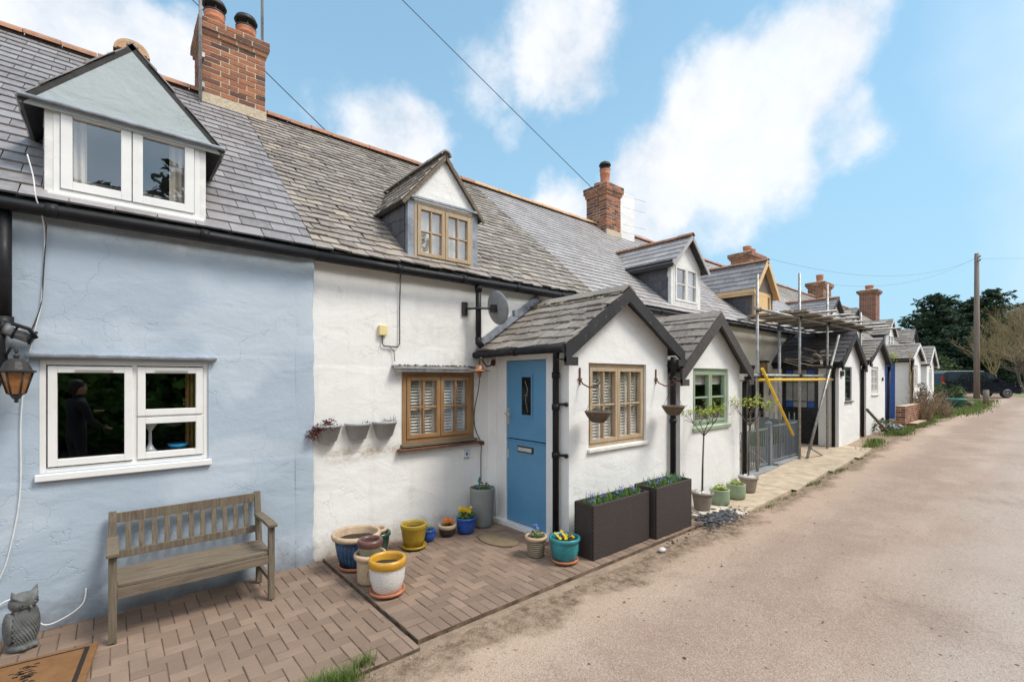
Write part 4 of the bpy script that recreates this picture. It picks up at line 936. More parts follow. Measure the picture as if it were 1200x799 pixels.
# --- the further cottages
c5, r5 = cottage('white cottage just past the scaffold with small white porch window', 14.70, 18.80, M['white2'], M['slate_clean'], M['terra_ridge'], .18, .3, .5, step=.6, zb=gz(16))
dormer(c5, 17.0, 18.45, 3.05, 3.78, 4.32, None, ov=.12, yf=.05, cheek='slate_dark', bm='barge', roofm='slate_new', gable='white2', fasc=.05, g=.18, sw=.3, jitter=.3, rm='terra_ridge', win=dict(box=(17.15, 18.3, 3.12, 3.74), post='white_wood', mat=M['white_wood'], sashes=2, bars=(0, 1), blind='curtains', gl='glass_far'))
porch(c5, 15.05, 17.10, 2.26, 2.80, zb=.27, xa=16.2, holes=[(15.58, 16.32, 1.32, 2.06)], back=.05, slate='slate_old', bm='barge', board=.11, ovx=.18, g=.2, sw=.3)
window(c5, 'porch_window', 15.58, 16.32, 1.32, 2.06, PY_+.03, M['white_wood'], sashes=2, bars=(1, 2), fr=.04, sb=.035, bar=.02, sill=(.03, .06, .05, 'white_wood'), gl='glass_far')
v = MB(); v.tube([(17.25, -1.44, 2.1), (17.22, -1.40, .3)], .04, 10); v.build('porch_downpipe', M['black_pl'], c5); v = MB(); v.tube([(14.9, -.02, 2.14), (14.9, -1.46, 2.14)], .05, 8); v.build('porch_gutter', M['black_pl'], c5)
v = MB(); v.obox((16.75, -1.39, 1.72), (.04, .03, .10)); v.build('bell_push', M['blackdoor'], c5)
chimney(r5, 18.0, 19.2, 2.78, 3.50, 5.2, 6.45, [(18.5, 3.1, .30, .14, 0), (18.9, 3.1, .26, .13, 0)], 'brick', (.09, .22))
c6, r6 = cottage('whitewashed cottage with a bright blue door in its porch side', 18.80, 22.90, M['cream'], M['slate_old'], M['terra_ridge'], .18, .3, .6, step=.6, zb=gz(20))
dormer(c6, 19.45, 20.45, 3.05, 3.80, 4.22, None, ov=.12, yf=.05, cheek='slate_old', bm='barge', roofm='slate_old', gable='white2', fasc=.05, g=.18, sw=.3, win=dict(box=(19.55, 20.35, 3.12, 3.76), post='white_wood', mat=M['white_wood'], sashes=2, bars=(0, 1), gl='glass_far'))
porch(c6, 20.60, 22.55, 2.46, 2.92, zb=.34, xa=21.6, lholes=[(-.98, -.30, .34, 2.32)], back=.05, slate='slate_old', bm='white_wood', board=.08, ovx=.15, g=.2, sw=.3, holes=[(21.25, 21.95, 1.4, 2.2)])
window(c6, 'porch_window', 21.25, 21.95, 1.4, 2.2, PY_+.03, M['white_wood'], sashes=2, bars=(0, 1), gl='glass_far')
f = MB(); f.box(20.63, 20.68, -.97, -.31, .36, 2.31)
for a, b_ in ((-.9, -.67), (-.61, -.38)):
    for c_, d_ in ((.5, 1.0), (1.1, 1.6), (1.7, 2.15)): f.box(20.61, 20.63, a, b_, c_, d_)
f = f.build('door', M['cobalt'], c6); f['label'] = 'bright cobalt blue door'
v = MB(); v.box(20.58, 20.60, -1.24, -1.08, 1.66, 1.76); v.build('name_plate', M['tile'], c6)
v = MB(); v.tube([(20.44, -.02, 2.33), (20.44, -1.50, 2.34)], .05, 8); v.tube([(20.46, -1.46, 2.3), (20.54, -1.42, 2.1), (20.54, -1.42, .4)], .04, 8); v.build('porch_gutter', M['black_pl'], c6)
c7, r7 = cottage('whitewashed cottage with a dark slate dormer, seventh from the camera', 22.90, 27.0, M['cream'], M['slate_old'], M['terra_ridge'], .2, .3, .6, step=.8, zb=gz(25))
dormer(c7, 24.75, 26.15, 2.95, 3.68, 4.27, None, ov=.12, yf=.05, cheek='slate_dark', bm='white_wood', roofm='slate_old', gable='white2', fasc=.04, g=.18, sw=.3, win=dict(box=(24.9, 26.0, 3.02, 3.64), post='white_wood', mat=M['white_wood'], sashes=2, bars=(0, 1), blind='curtains', gl='glass_far'))
porch(c7, 23.75, 25.35, 2.35, 2.95, zb=.34, xa=24.5, holes=[(24.25, 24.85, 1.3, 2.1)], back=.05, slate='slate_old', bm='white_wood', board=.08, ovx=.15, g=.2, sw=.3)
window(c7, 'porch_window', 24.25, 24.85, 1.3, 2.1, PY_+.03, M['white_wood'], sashes=2, bars=(0, 1), gl='glass_far')
chimney(r7, 26.3, 27.5, 2.78, 3.45, 5.2, 6.45, [(26.9, 3.1, .42, .15, 0)], 'brick', (.10, .25))
c8, r8 = cottage('white end cottage of the terrace, below the tall dark red chimney', 27.0, 35.0, M['cream'], M['slate_old'], M['terra_ridge'], .2, .34, .6, step=.8, zb=gz(30))
dormer(c8, 29.65, 30.85, 2.95, 3.60, 4.18, None, ov=.12, yf=.05, cheek='white2', bm='barge', roofm='slate_old', gable='white2', fasc=.04, g=.18, sw=.3, win=dict(box=(29.8, 30.7, 3.0, 3.56), post='white_wood', mat=M['white_wood'], sashes=2, bars=(0, 1), gl='glass_far'))
chimney(r8, 34.0, 34.9, 2.3, 3.1, 5.0, 6.95, [(34.45, 2.7, .30, .2, 0)], 'brick2', (.12, .22))

# ------------------------------------------------------------------ on the walls
# bench
def bench():
    t = thing('garden_bench', 'weathered silver teak slatted bench against the pale blue wall', 'bench', (.49, -.36, 0))
    X0, X1, YB, YF = .005, .965, -.14, -.60; g, gz_ = M['greywood'], M['greywood_z']
    for x in (X0, X1):
        l = MB(); l.beam((x, YB-.03, 0), (x, YB-.03, .36), .045, .04, 0, (0, 1, 0)); l.beam((x, YB-.03, .34), (x, YB+.045, .765), .045, .042, 0, (0, 1, 0)); l.build('leg', gz_, t, bevel=.004)
        l = MB(); l.box(x-.022, x+.022, YF-.0, YF+.045, 0, .575); l.build('leg', gz_, t, bevel=.004)
        a = MB(); a.prism([(YF-.035, .575), (YF-.035, .60), (YF+.08, .605), (YB+.0, .59), (YB+.0, .565), (YF+.08, .575)], x-.034, x+.034, 0, 'x'); a.build('armrest', g, t, bevel=.006)
        s = MB(); s.box(x-.018, x+.018, YF+.045, YB-.05, .30, .355); s.box(x-.014, x+.014, YF+.045, YB-.05, .13, .165); s.build('side_rail', g, t, bevel=.003)
    s = MB(); s.box(X0+.022, X1-.022, YF+.005, YF+.03, .285, .352); s.build('front_rail', g, t, bevel=.003)
    s = MB()
    for i in range(5): y = YF+.015+i*.087; s.box(X0-.0 if i else X0+.024, X1 if i else X1-.024, y, y+.066, .356-.004*i+random.uniform(-.003, .002), .380-.004*i)
    s.build('seat', g, t, bevel=.004)
    b = MB(); f = lambda z: YB-.03+(z-.34)*.075/.425
    for z, h in ((.715, .07), (.455, .055)): b.beam((X0+.02, f(z), z), (X1-.02, f(z), z+.004), .026, h, 0)
    for i in range(11): x = X0+.09+i*(X1-X0-.18)/10; b.beam((x, f(.47), .47), (x, f(.70), .70), .033, .012, 0, (0, 1, 0))
    b.build('backrest', gz_, t, bevel=.002)
bench()
# owl
def owl():
    t = thing('owl_statue', 'grey stone owl with raised ear tufts on the brick paving by the blue wall', 'statue', (-.44, -.27, 0), rz=R(35))
    b = MB()
    b.ball((0, 0, .15), .085, 0, 24, 16, (.82, .80, 1.65)); b.ball((0, -.008, .300), .068, 0, 24, 14, (1.08, .95, .92))
    b.ball((0, .045, .05), .05, 0, 16, 10, (.8, 1.3, .9)); b.lathe([(.07, 0), (.075, .02), (.06, .05)], (0, .0, 0), 20)
    for s in (-1, 1):
        b.tube([(s*.035, -.015, .325), (s*.055, -.018, .355), (s*.068, -.02, .392)], [.026, .017, .003], 8)
        b.tube([(s*.008, -.062, .300), (s*.035, -.058, .325), (s*.06, -.03, .35)], [.009, .012, .010], 7)
        b.ball((s*.066, .01, .15), .05, 0, 14, 10, (.45, .95, 2.1))
        b.ball((s*.03, -.06, .02), .02, 0, 8, 6, (1, 1.5, .8))
    o = b.build('body', M['owlstone'], t, local=True)
    r = o.modifiers.new('remesh', 'REMESH'); r.mode = 'VOXEL'; r.voxel_size = .0055; r.use_smooth_shade = True
    sm = o.modifiers.new('smooth', 'SMOOTH'); sm.iterations = 2
    f = MB()
    for s in (-1, 1):
        pts = [(s*.028+.019*math.cos(a), -.064, .296+.017*math.sin(a)) for a in [k*.45 for k in range(15)]]; f.tube(pts, .0032, 6); f.ball((s*.028, -.061, .296), .011, 0, 10, 7)
    f.build('eye', M['owlstone'], t, local=True)
    f = MB(); f.tube([(0, -.072, .285), (0, -.082, .272), (0, -.074, .258)], [.008, .007, .002], 7); f.build('beak', M['owlstone'], t, local=True)
    f = MB()
    for row in range(13):
        z = .255-row*.0165; n = 11
        for k in range(n):
            a = -math.pi/2+(k-(n-1)/2+(row % 2)*.5)*.20; k2 = math.sqrt(max(0, 1-((z-.15)/.15)**2)); rx_, ry_ = .088*.88*k2+.004, .086*.80*k2+.006
            p_ = Vector((rx_*math.cos(a), ry_*math.sin(a), z)); n_ = Vector((math.cos(a), math.sin(a), .15)).normalized(); sd_ = Vector((-math.sin(a), math.cos(a), 0)); u = Vector((0, 0, 1))
            f.add([p_+u*.012, p_+sd_*.009+n_*.003, p_-u*.013+n_*.006, p_-sd_*.009+n_*.003], [(0, 1, 2, 3)])
    f.build('feathers', M['owlstone'], t, local=True)
    for s in (-1, 1):
        f = MB()
        for k in range(9): f.tube([(s*(.070-.004*k), -.03+.012*k, .20-.004*k), (s*(.082-.004*k), -.01+.012*k, .13-.004*k), (s*(.062-.004*k), .01+.012*k, .045)], [.006, .008, .003], 5)
        f.build('wing', M['owlstone'], t, local=True)
owl()
# doormats
t = thing('doormat', 'orange brown coir doormat with a dark border stripe, bottom left corner', 'doormat', (-.44, -.76, 0), rz=R(-6))
b = MB(); b.box(-.35, .35, -.26, .26, .0, .016); b.build('mat', M['coir'], t, bevel=.004, local=True)
b = MB(); e = .045
for a in ((-.31, .31, .215, .225), (-.31, .31, -.225, -.215), (-.31, -.30, -.215, .215), (.288, .312, -.215, .215)): b.box(*a, .0165, .0185)
b.box(-.10, .04, -.12, .13, .0165, .018) if False else None
b.build('border', M['coirblack'], t, local=True)
b = MB()
for i in range(70):
    px_, py_ = .05+random.gauss(0, .03), random.uniform(-.16, .17); b.box(px_-.012, px_+.012, py_-.004, py_+.004, .0163, .0172)
b.build('printed_pattern', M['coirblack'], t, local=True)
b = MB(); b.lathe([(.23, 0), (.235, .008), (.215, .016), (0, .018)], (0, 0, 0), 40, 0, True, .72, 1.12)
o = b.build('doormat', M['coirdull']); o.location = (3.17, -.72, .006); o.rotation_euler.z = R(8); tag(o, 'oval worn brown coir doormat in front of the blue door', 'doormat')

# ---- plants
def tuft(b, c, r, h, n, size, m=0):
    for i in range(n):
        a = random.random()*6.28; q = math.sqrt(random.random())*r; b.leaf((c[0]+q*math.cos(a), c[1]+q*math.sin(a), c[2]+random.random()*h*(1-.4*q/max(r, .01))), size*random.uniform(.6, 1.3), m)
def blade(b, c, h, lean, w=.006, m=0):
    a = random.random()*6.28; d = Vector((math.cos(a), math.sin(a), 0)); s = Vector((-d.y, d.x, 0)); c = Vector(c)
    p1 = c+d*lean*.35+Vector((0, 0, h*.6)); p2 = c+d*lean+Vector((0, 0, h))
    b.add([c-s*w/2, c+s*w/2, p1+s*w*.4, p1-s*w*.4, p2], [(0, 1, 2, 3), (3, 2, 4)], m)
def flowers(b, c, r, h, n, size, m):
    for i in range(n):
        a = random.random()*6.28; q = math.sqrt(random.random())*r; p = Vector((c[0]+q*math.cos(a), c[1]+q*math.sin(a), c[2]+h*random.uniform(.7, 1.1)))
        nrm = Vector((random.gauss(0, .4), random.gauss(-.4, .4), 1)).normalized(); e = nrm.orthogonal().normalized()
        for k in range(5):
            d = Matrix.Rotation(k*1.257, 3, nrm) @ e; s = nrm.cross(d); b.add([p, p+d*size*.6+s*size*.4, p+d*size+nrm*size*.15, p+d*size*.6-s*size*.4], [(0, 1, 2, 3)], m)
def pot(name, label, loc, prof, mat, soil=None, mats2=None, saucer=None, plant=None, group=None, n=36, rimmat=None, rimz=None):
    """prof: outside profile from the foot up, then the inside is added"""
    t = thing(name, label, 'plant pot', loc, group)
    rt, zt = prof[-1]; b = MB(); b.lathe([(prof[0][0]*.9, 0.0)]+prof+[(rt-.018, zt+.002), (rt-.024, zt-.02), (rt*.82-.01, zt*.5)], (0, 0, .0), n)
    b.f.pop(); b.m.pop(); b.s.pop()
    mats = [mat]
    if rimmat:
        mats.append(rimmat)
        for i, f in enumerate(b.f):
            if min(b.v[k][2] for k in f) >= rimz-.001 or i >= (len(prof))*n: b.m[i] = 1
    b.build('body', mats, t, local=True)
    sz = zt-(soil if soil is not None else .03)
    s = MB(); rr = rt-.022
    ring = [(0, 0, sz+.008)]+[(rr*q*math.cos(a*.524), rr*q*math.sin(a*.524), sz+random.uniform(-.006, .006)) for q in (.5, 1) for a in range(12)]
    s.add(ring, [(0, 1+i, 1+(i+1) % 12) for i in range(12)]+[(1+i, 13+i, 13+(i+1) % 12, 1+(i+1) % 12) for i in range(12)], 0, True); s.build('soil', M['soil'], t, local=True)
    if saucer:
        s = MB(); r = saucer[0]; s.lathe([(r*.85, -.004), (r, .004), (r*1.04, .028), (r*.98, .028), (r*.93, .008)], (0, 0, 0), n); s.build('saucer', M[saucer[1]], t, local=True)
        for ch in t.children: pass
    if plant: plant(t, sz, rr)
    return t
def pl_flower(pm, lm='leaf', n=22, fn=14, h=.07, fs=.018, leafs=.03):
    def f(t, z, r):
        b = MB(); tuft(b, (0, 0, z), r*1.05, h, n*5, leafs); b.build('foliage', M[lm], t, local=True)
        b = MB(); flowers(b, (0, 0, z), r*.85, h*1.15, fn, fs, 0); b.build('flowers', M[pm], t, local=True)
    return f
gp = 'pots standing along the white wall'
def ribs(t, n, r0, z0, r1, z1, mat):
    b = MB()
    for i in range(n):
        a = 2*math.pi*i/n; b.tube([(r0*math.cos(a), r0*math.sin(a), z0), ((r0+r1)/2*1.04*math.cos(a), (r0+r1)/2*1.04*math.sin(a), (z0+z1)/2), (r1*math.cos(a), r1*math.sin(a), z1)], .007, 5)
    b.build('fluting', mat, t, local=True)
t = pot('plant_pot', 'large fluted dark blue glazed pot with wide tan rim, beside the blue wall', (1.72, -.45+.02, .02), [(.125, 0), (.155, .09), (.178, .20), (.185, .25), (.19, .262), (.215, .27), (.222, .29), (.212, .312)], M['blueglaze'], .07, saucer=(.155, 'terracotta'), group=gp, rimmat=M['biscuit'], rimz=.262)
ribs(t, 30, .135, .02, .182, .235, M['blueglaze'])
b = MB()
for i in range(12): blade(b, (random.uniform(-.1, .1), random.uniform(-.1, .1), .24), random.uniform(.02, .05), .03, .004)
b.build('stalks', M['brownleaf'], t, local=True)
pot('plant_pot', 'white crackle glazed pot with broad ochre rim on a terracotta saucer', (1.70, -1.14+.03, .02), [(.085, 0), (.115, .04), (.135, .11), (.142, .19), (.143, .215), (.150, .222), (.152, .262), (.145, .28)], M['crackle'], .06, saucer=(.135, 'terracotta'), group=gp, rimmat=M['ochre'], rimz=.215)
t = pot('plant_pot', 'tall biscuit coloured clay pot holding a smaller sage pot', (1.69, -.80, .006), [(.10, 0), (.108, .02), (.11, .18), (.112, .20), (.132, .21), (.138, .235), (.130, .25)], M['biscuit'], .10, group=gp)
b = MB(); b.tube([(.112*math.cos(a), .112*math.sin(a), .10+.05*math.sin(k)) for k, a in [(q*.5, -1.9+.35*math.cos(q*.5)) for q in range(14)]], .005, 5); b.build('relief', M['biscuit'], t, local=True)
pot('plant_pot', 'small sage pot with plum coloured rim, nested in the tall biscuit pot', (1.69, -.80, .16), [(.072, 0), (.09, .03), (.095, .15), (.105, .16), (.108, .195), (.10, .21)], M['sageclay'], .06, group=gp, rimmat=M['plum'], rimz=.15)
pot('plant_pot', 'dark green glazed pot with pale rim, tucked behind the blue pot', (2.04, -.20, .006), [(.075, 0), (.10, .08), (.11, .16), (.122, .17), (.12, .20)], M['greenglaze'], .05, group=gp)
pot('plant_pot', 'pale clay pot dropped into the dark green pot', (2.02, -.20, .10), [(.07, 0), (.085, .08), (.092, .12), (.104, .125), (.10, .15)], M['biscuit'], .05, group=gp)
pot('plant_pot', 'mustard yellow ribbed pot with matching saucer', (2.36, -.34, .02), [(.09, 0), (.115, .10), (.128, .19), (.134, .20), (.136, .235), (.134, .24)], M['mustard'], .05, saucer=(.125, 'mustard'), group=gp)
pot('plant_pot', 'small cobalt blue pot with green shoots, between mustard and clay pots', (2.58, -.25, .006), [(.05, 0), (.075, .03), (.082, .08), (.075, .10), (.086, .115), (.084, .125)], M['cobaltglaze'], .02, group=gp, plant=pl_flower('leaf', n=8, fn=2, h=.06, leafs=.02))
pot('plant_pot', 'two tone clay bowl, dark below and tan above, with orange flowers', (2.83, -.24, .006), [(.06, 0), (.085, .03), (.092, .07), (.093, .085), (.098, .09), (.102, .115), (.095, .125)], M['darkbowl'], .02, group=gp, plant=pl_flower('petal_o', n=12, fn=34, h=.055, leafs=.022), rimmat=M['biscuit'], rimz=.085)
pot('plant_pot', 'bright blue glazed pot with yellow primroses', (3.04, -.30, .006), [(.075, 0), (.095, .04), (.105, .11), (.105, .15), (.114, .16), (.114, .18)], M['cobaltglaze'], .02, group=gp, plant=pl_flower('petal_y', n=26, fn=22, h=.10, fs=.022, leafs=.04))
t = pot('plant_pot', 'tall grey resin pot with pansies beside the blue door', (3.33, -.22, .006), [(.105, 0), (.115, .03), (.14, .28), (.148, .42), (.150, .445), (.148, .455)], M['greypot'], .03, group=gp, plant=pl_flower('petal_d', n=16, fn=5, h=.07, fs=.022, leafs=.03))
b = MB(); b.box(-.075, -.068, -.05, -.03, .43, .55); b.prism([(-.10, .54), (-.045, .54), (-.072, .60)], -.045, -.04); b.build('plant_label', M['teal_pl'], t, local=True)
pot('plant_pot', 'beige basketweave clay pot with hyacinth, left of the teal pot', (3.17, -1.31, .006), [(.078, 0), (.082, .02), (.092, .15), (.095, .165), (.108, .17), (.11, .20)], M['basketclay'], .03, plant=pl_flower('petal_b', n=10, fn=5, h=.09, leafs=.04), rimmat=M['biscuit'], rimz=.165)
pot('plant_pot', 'teal glazed pot with yellow pansies on a terracotta saucer', (3.27, -1.60, .02), [(.092, 0), (.12, .05), (.135, .12), (.133, .17), (.130, .185), (.147, .20), (.148, .228)], M['tealglaze'], .04, saucer=(.125, 'terracotta'), plant=pl_flower('petal_y', n=8, fn=16, h=.05, fs=.02, leafs=.025))
# half-round wall planters
def wallplanter(x, lab, pk):
    t = thing('wall_planter', lab, 'wall planter', (x, -.012, 1.125), 'grey half round planters on the white wall'); t.scale = (1.13, 1.12, 1.15)
    b = MB(); prof = [(.058, 0), (.075, .01), (.112, .125), (.117, .125), (.122, .15), (.114, .152), (.10, .11)]; n = 20; vs = []
    for r, z in prof:
        for k in range(n+1): a = math.pi+math.pi*k/n; rr = r*(1+(.018 if (k % 2 and z < .12) else 0)); vs.append((rr*math.cos(a), rr*math.sin(a)*.95, z))
    m_ = n+1; b.add(vs, [(i*m_+k, i*m_+k+1, (i+1)*m_+k+1, (i+1)*m_+k) for i in range(len(prof)-1) for k in range(n)], 0, True)
    b.f.append([k for k in range(m_)][::-1]); b.m.append(0); b.s.append(False)
    b.build('body', M['ltgreypot'], t, local=True)
    s = MB(); s.add([(.112*math.cos(math.pi+math.pi*k/10), .10*math.sin(math.pi+math.pi*k/10), .135) for k in range(11)], [tuple(range(11))]); s.build('soil', M['soil'], t, local=True)
    if pk == 'red':
        s = MB(); 
        for i in range(420):
            u = random.random(); s.leaf((-.17+.20*u+random.gauss(0, .02), -.06+random.gauss(0, .03), .155-.09*(1-u)**2+random.gauss(0, .022)), random.uniform(.016, .03))
        s.build('foliage', M['redleaf'], t, local=True)
    elif pk == 'few':
        s = MB()
        for i in range(14): blade(s, (.07+random.gauss(0, .02), -.04, .135), random.uniform(.02, .05), .03, .006)
        s.build('foliage', M['leaf'], t, local=True)
    else:
        s = MB()
        for i in range(22): blade(s, (random.uniform(-.01, .10), -.04+random.gauss(0, .02), .135), random.uniform(.02, .09), .05, .005)
        tuft(s, (.03, -.05, .14), .06, .02, 30, .015)
        s.build('foliage', M['brownleaf'], t, local=True)
wallplanter(1.60, 'grey wall planter filled with trailing burgundy leaves', 'red')
wallplanter(1.90, 'grey wall planter nearly bare, the middle one of three', 'few')
wallplanter(2.19, 'grey wall planter of wispy dry stems, nearest the oak window', 'wisp')
# number tile
t = thing('number_tile', 'small white tile with a blue 6 on the white wall', 'house number', (3.245, -.012, .845))
b = MB(); b.box(3.205, 3.285, -.022, -.006, .79, .90); b.build('tile', M['tile'], t, bevel=.004)
b = MB()
for z in (.80, .89): 
    for k in range(5): b.box(3.212+k*.014, 3.220+k*.014, -.0236, -.0222, z-.004, z+.004)
for x in (3.212, 3.278):
    for k in range(7): b.box(x-.003, x+.003, -.0236, -.0222, .808+k*.0115, .814+k*.0115)
b.build('tile_border', M['inkblue'], t)
cu = bpy.data.curves.new('numeral', 'FONT'); cu.body = '6'; cu.size = .075; cu.extrude = .0015; cu.align_x = 'CENTER'; cu.align_y = 'CENTER'; cu.offset = .0012
dg = bpy.data.objects.new('tmp', cu); COL.objects.link(dg); bpy.context.view_layer.update()
me = bpy.data.meshes.new_from_object(dg.evaluated_get(bpy.context.evaluated_depsgraph_get())); bpy.data.objects.remove(dg)
me.materials.clear(); me.materials.append(M['inkblue']); o = bpy.data.objects.new('numeral', me); COL.objects.link(o); o.parent = t; o.rotation_euler = (R(90), 0, 0); o.location = (0, -.0125, 0)
# satellite dish
t = thing('satellite_dish', 'grey oval satellite dish on an arm beside the black downpipe', 'satellite dish', (3.30, -.05, 2.58))
ax = Vector((.97, .02, .22)).normalized(); c_ = Vector((3.49, -.27, 2.585)); e1 = Vector((0, 0, 1))-ax*ax.z; e1.normalize(); e2 = ax.cross(e1)
b = MB(); vs = []; K, NN = 6, 32
for sidef in (0, 1):
    for i in range(K+1):
        r = .2*i/K
        for k in range(NN):
            a = 2*math.pi*k/NN; vs.append(c_+ax*(r*r*.9+(.006 if sidef else 0))+(e1*math.cos(a)*1.02+e2*math.sin(a)*.94)*max(r, .001))
o_ = (K+1)*NN; fs = []
for i in range(K):
    for k in range(NN): k1 = (k+1) % NN; fs += [(i*NN+k, i*NN+k1, (i+1)*NN+k1, (i+1)*NN+k), (o_+i*NN+k, o_+(i+1)*NN+k, o_+(i+1)*NN+k1, o_+i*NN+k1)]
for k in range(NN): k1 = (k+1) % NN; fs.append((K*NN+k, K*NN+k1, o_+K*NN+k1, o_+K*NN+k))
b.add(vs, fs, 0, True); b.build('reflector', M['dish'], t)
b = MB(); b.tube([(3.22, -.02, 2.58), (3.30, -.16, 2.58), c_-ax*.01], .013, 8); b.obox((3.22, -.015, 2.58), (.07, .03, .16)); b.obox(c_-ax*.03, (.06, .06, .09)); b.build('arm', M['iron'], t)
b = MB(); tip = c_+ax*.30-e1*.10; b.tube([c_-e1*.19, tip], .008, 6); b.obox(tip, (.05, .05, .07)); b.build('receiver', M['dish'], t)
# swan-neck lamp by the door
t = thing('wall_lamp', 'copper swan neck wall lamp with a flat shade, left of the blue door', 'wall lamp', (3.572, -.13, 1.94))
b = MB(); b.add([(3.572, -.13+.034*math.cos(a), 1.94+.045*math.sin(a)) for a in [k*.3927 for k in range(16)]]+[(3.55, -.13+.028*math.cos(a), 1.94+.036*math.sin(a)) for a in [k*.3927 for k in range(16)]], [tuple(range(16, 32))]+[(k, (k+1) % 16, (k+1) % 16+16, k+16) for k in range(16)]); b.build('wall_plate', M['rust'], t)
b = MB(); b.tube([(3.56, -.13, 1.94), (3.50, -.15, 1.90), (3.42, -.19, 1.89), (3.34, -.23, 1.94), (3.29, -.25, 1.99), (3.268, -.25, 1.97), (3.265, -.25, 1.90)], .009, 8); b.build('arm', M['rust'], t)
b = MB(); b.lathe([(.025, .045), (.04, .04), (.045, .005), (.05, -.002), (.125, -.018), (.13, -.024), (.04, -.01)], (3.265, -.25, 1.855), 28); b.build('shade', M['copper'], t)
b = MB(); b.lathe([(.0, -.085), (.018, -.078), (.024, -.055), (.022, -.02), (.018, .0)], (3.265, -.25, 1.84), 14); b.build('bulb_jar', M['amber'], t)
# lantern on the blue wall
t = thing('wall_lantern', 'dark metal lantern with amber glass on the pale blue wall', 'wall lantern', (-.49, -.03, 1.76))
L0 = (-.47, -.25, 1.64)
b = MB(); b.lathe([(.030, 0.0), (.042, .008), (.04, .012)], L0, 6, 0, False); b.lathe([(.0, -.05), (.012, -.045), (.009, -.03), (.02, -.02), (.03, 0)], L0, 10); b.lathe([(.078, .145), (.094, .15), (.096, .158), (.075, .165), (.055, .215), (.03, .235), (.012, .24), (.018, .255), (.006, .27), (.012, .285), (0, .295)], L0, 12, 0, False)
for k in range(6): a = k*math.pi/3; b.tube([(L0[0]+.042*math.cos(a), L0[1]+.042*math.sin(a), L0[2]+.01), (L0[0]+.078*math.cos(a), L0[1]+.078*math.sin(a), L0[2]+.15)], .005, 5)
b.build('frame', M['iron'], t)
b = MB(); b.lathe([(.038, .012), (.073, .148)], L0, 6, 0, False); b.build('lantern_glass', M['amber'], t)
b = MB(); b.tube([(-.53, -.035, 1.80), (-.53, -.12, 1.90), (-.50, -.20, 1.955), (-.47, -.25, 1.945), (-.47, -.25, 1.92)], .008, 6); b.obox((-.53, -.04, 1.80), (.05, .02, .12)); b.build('bracket', M['iron'], t)
# junction box and its cable
t = thing('junction_box', 'yellowed junction box on the white wall above the planters', 'junction box', (2.17, -.01, 2.25))
b = MB(); b.box(2.125, 2.215, -.045, -.004, 2.20, 2.305); b.build('box', M['yellowed'], t, bevel=.006)
b = MB(); b.tube([(2.165, -.02, 2.20), (2.165, -.02, 2.12), (2.18, -.02, 2.09), (2.34, -.02, 2.085), (2.365, -.02, 2.12), (2.365, -.02, 2.5), (2.37, -.03, 2.88)], .007, 6); b.tube([(2.25, -.02, 2.085), (2.30, -.018, 2.04), (2.31, -.018, 1.93)], .004, 5); b.build('cable', M['cable_b'], t)
def cable(label, pts, r, mat, cat='cable'):
    b = MB(); P_ = [Vector(p) for p in pts]; out = []
    for i in range(len(P_)-1):
        p0, p1, p2, p3 = P_[max(i-1, 0)], P_[i], P_[i+1], P_[min(i+2, len(P_)-1)]
        for k in range(6):
            t = k/6; out.append(.5*((2*p1)+(-p0+p2)*t+(2*p0-5*p1+4*p2-p3)*t*t+(-p0+3*p1-3*p2+p3)*t**3))
    out.append(P_[-1]); b.tube(out, r, 6); return tag(b.build('cable', mat), label, cat)
cable('dark cable dropping from the copper lamp past the oak window', [(3.275, -.245, 1.77), (3.33, -.14, 1.6), (3.36, -.02, 1.35), (3.37, -.018, 1.15), (3.44, -.02, 1.0), (3.455, -.035, .94), (3.46, -.02, .8), (3.46, -.02, .50)], .006, M['cable_b'])
b = MB(); b.obox((3.455, -.045, .955), (.05, .05, .05)); tag(b.build('cable_clip', M['rust'], bevel=.008), 'small rusty cable box at the end of the tile sill', 'cable box')
cable('white cable hanging down the left of the pale blue wall', [(-.43, -.15, 3.25), (-.40, -.17, 3.1), (-.385, -.20, 2.96), (-.36, -.13, 2.85), (-.355, -.05, 2.7), (-.37, -.045, 2.3), (-.40, -.045, 2.1), (-.43, -.045, 1.92), (-.45, -.045, 1.80), (-.47, -.05, 1.45), (-.475, -.045, .95), (-.53, -.045, .55), (-.58, -.045, .38)], .004, M['cable_w'])
cable('dark cable running beside the white one under the gutter', [(-.345, -.05, 2.85), (-.36, -.045, 2.5), (-.375, -.045, 2.25), (-.42, -.045, 2.08)], .004, M['cable_b'])
cable('white loop of cable lying behind the stone owl', [(-.14, -.035, .22), (-.16, -.06, .12), (-.25, -.08, .06), (-.36, -.09, .05), (-.44, -.07, .2), (-.52, -.06, .26), (-.62, -.06, .2)], .005, M['cable_w'])
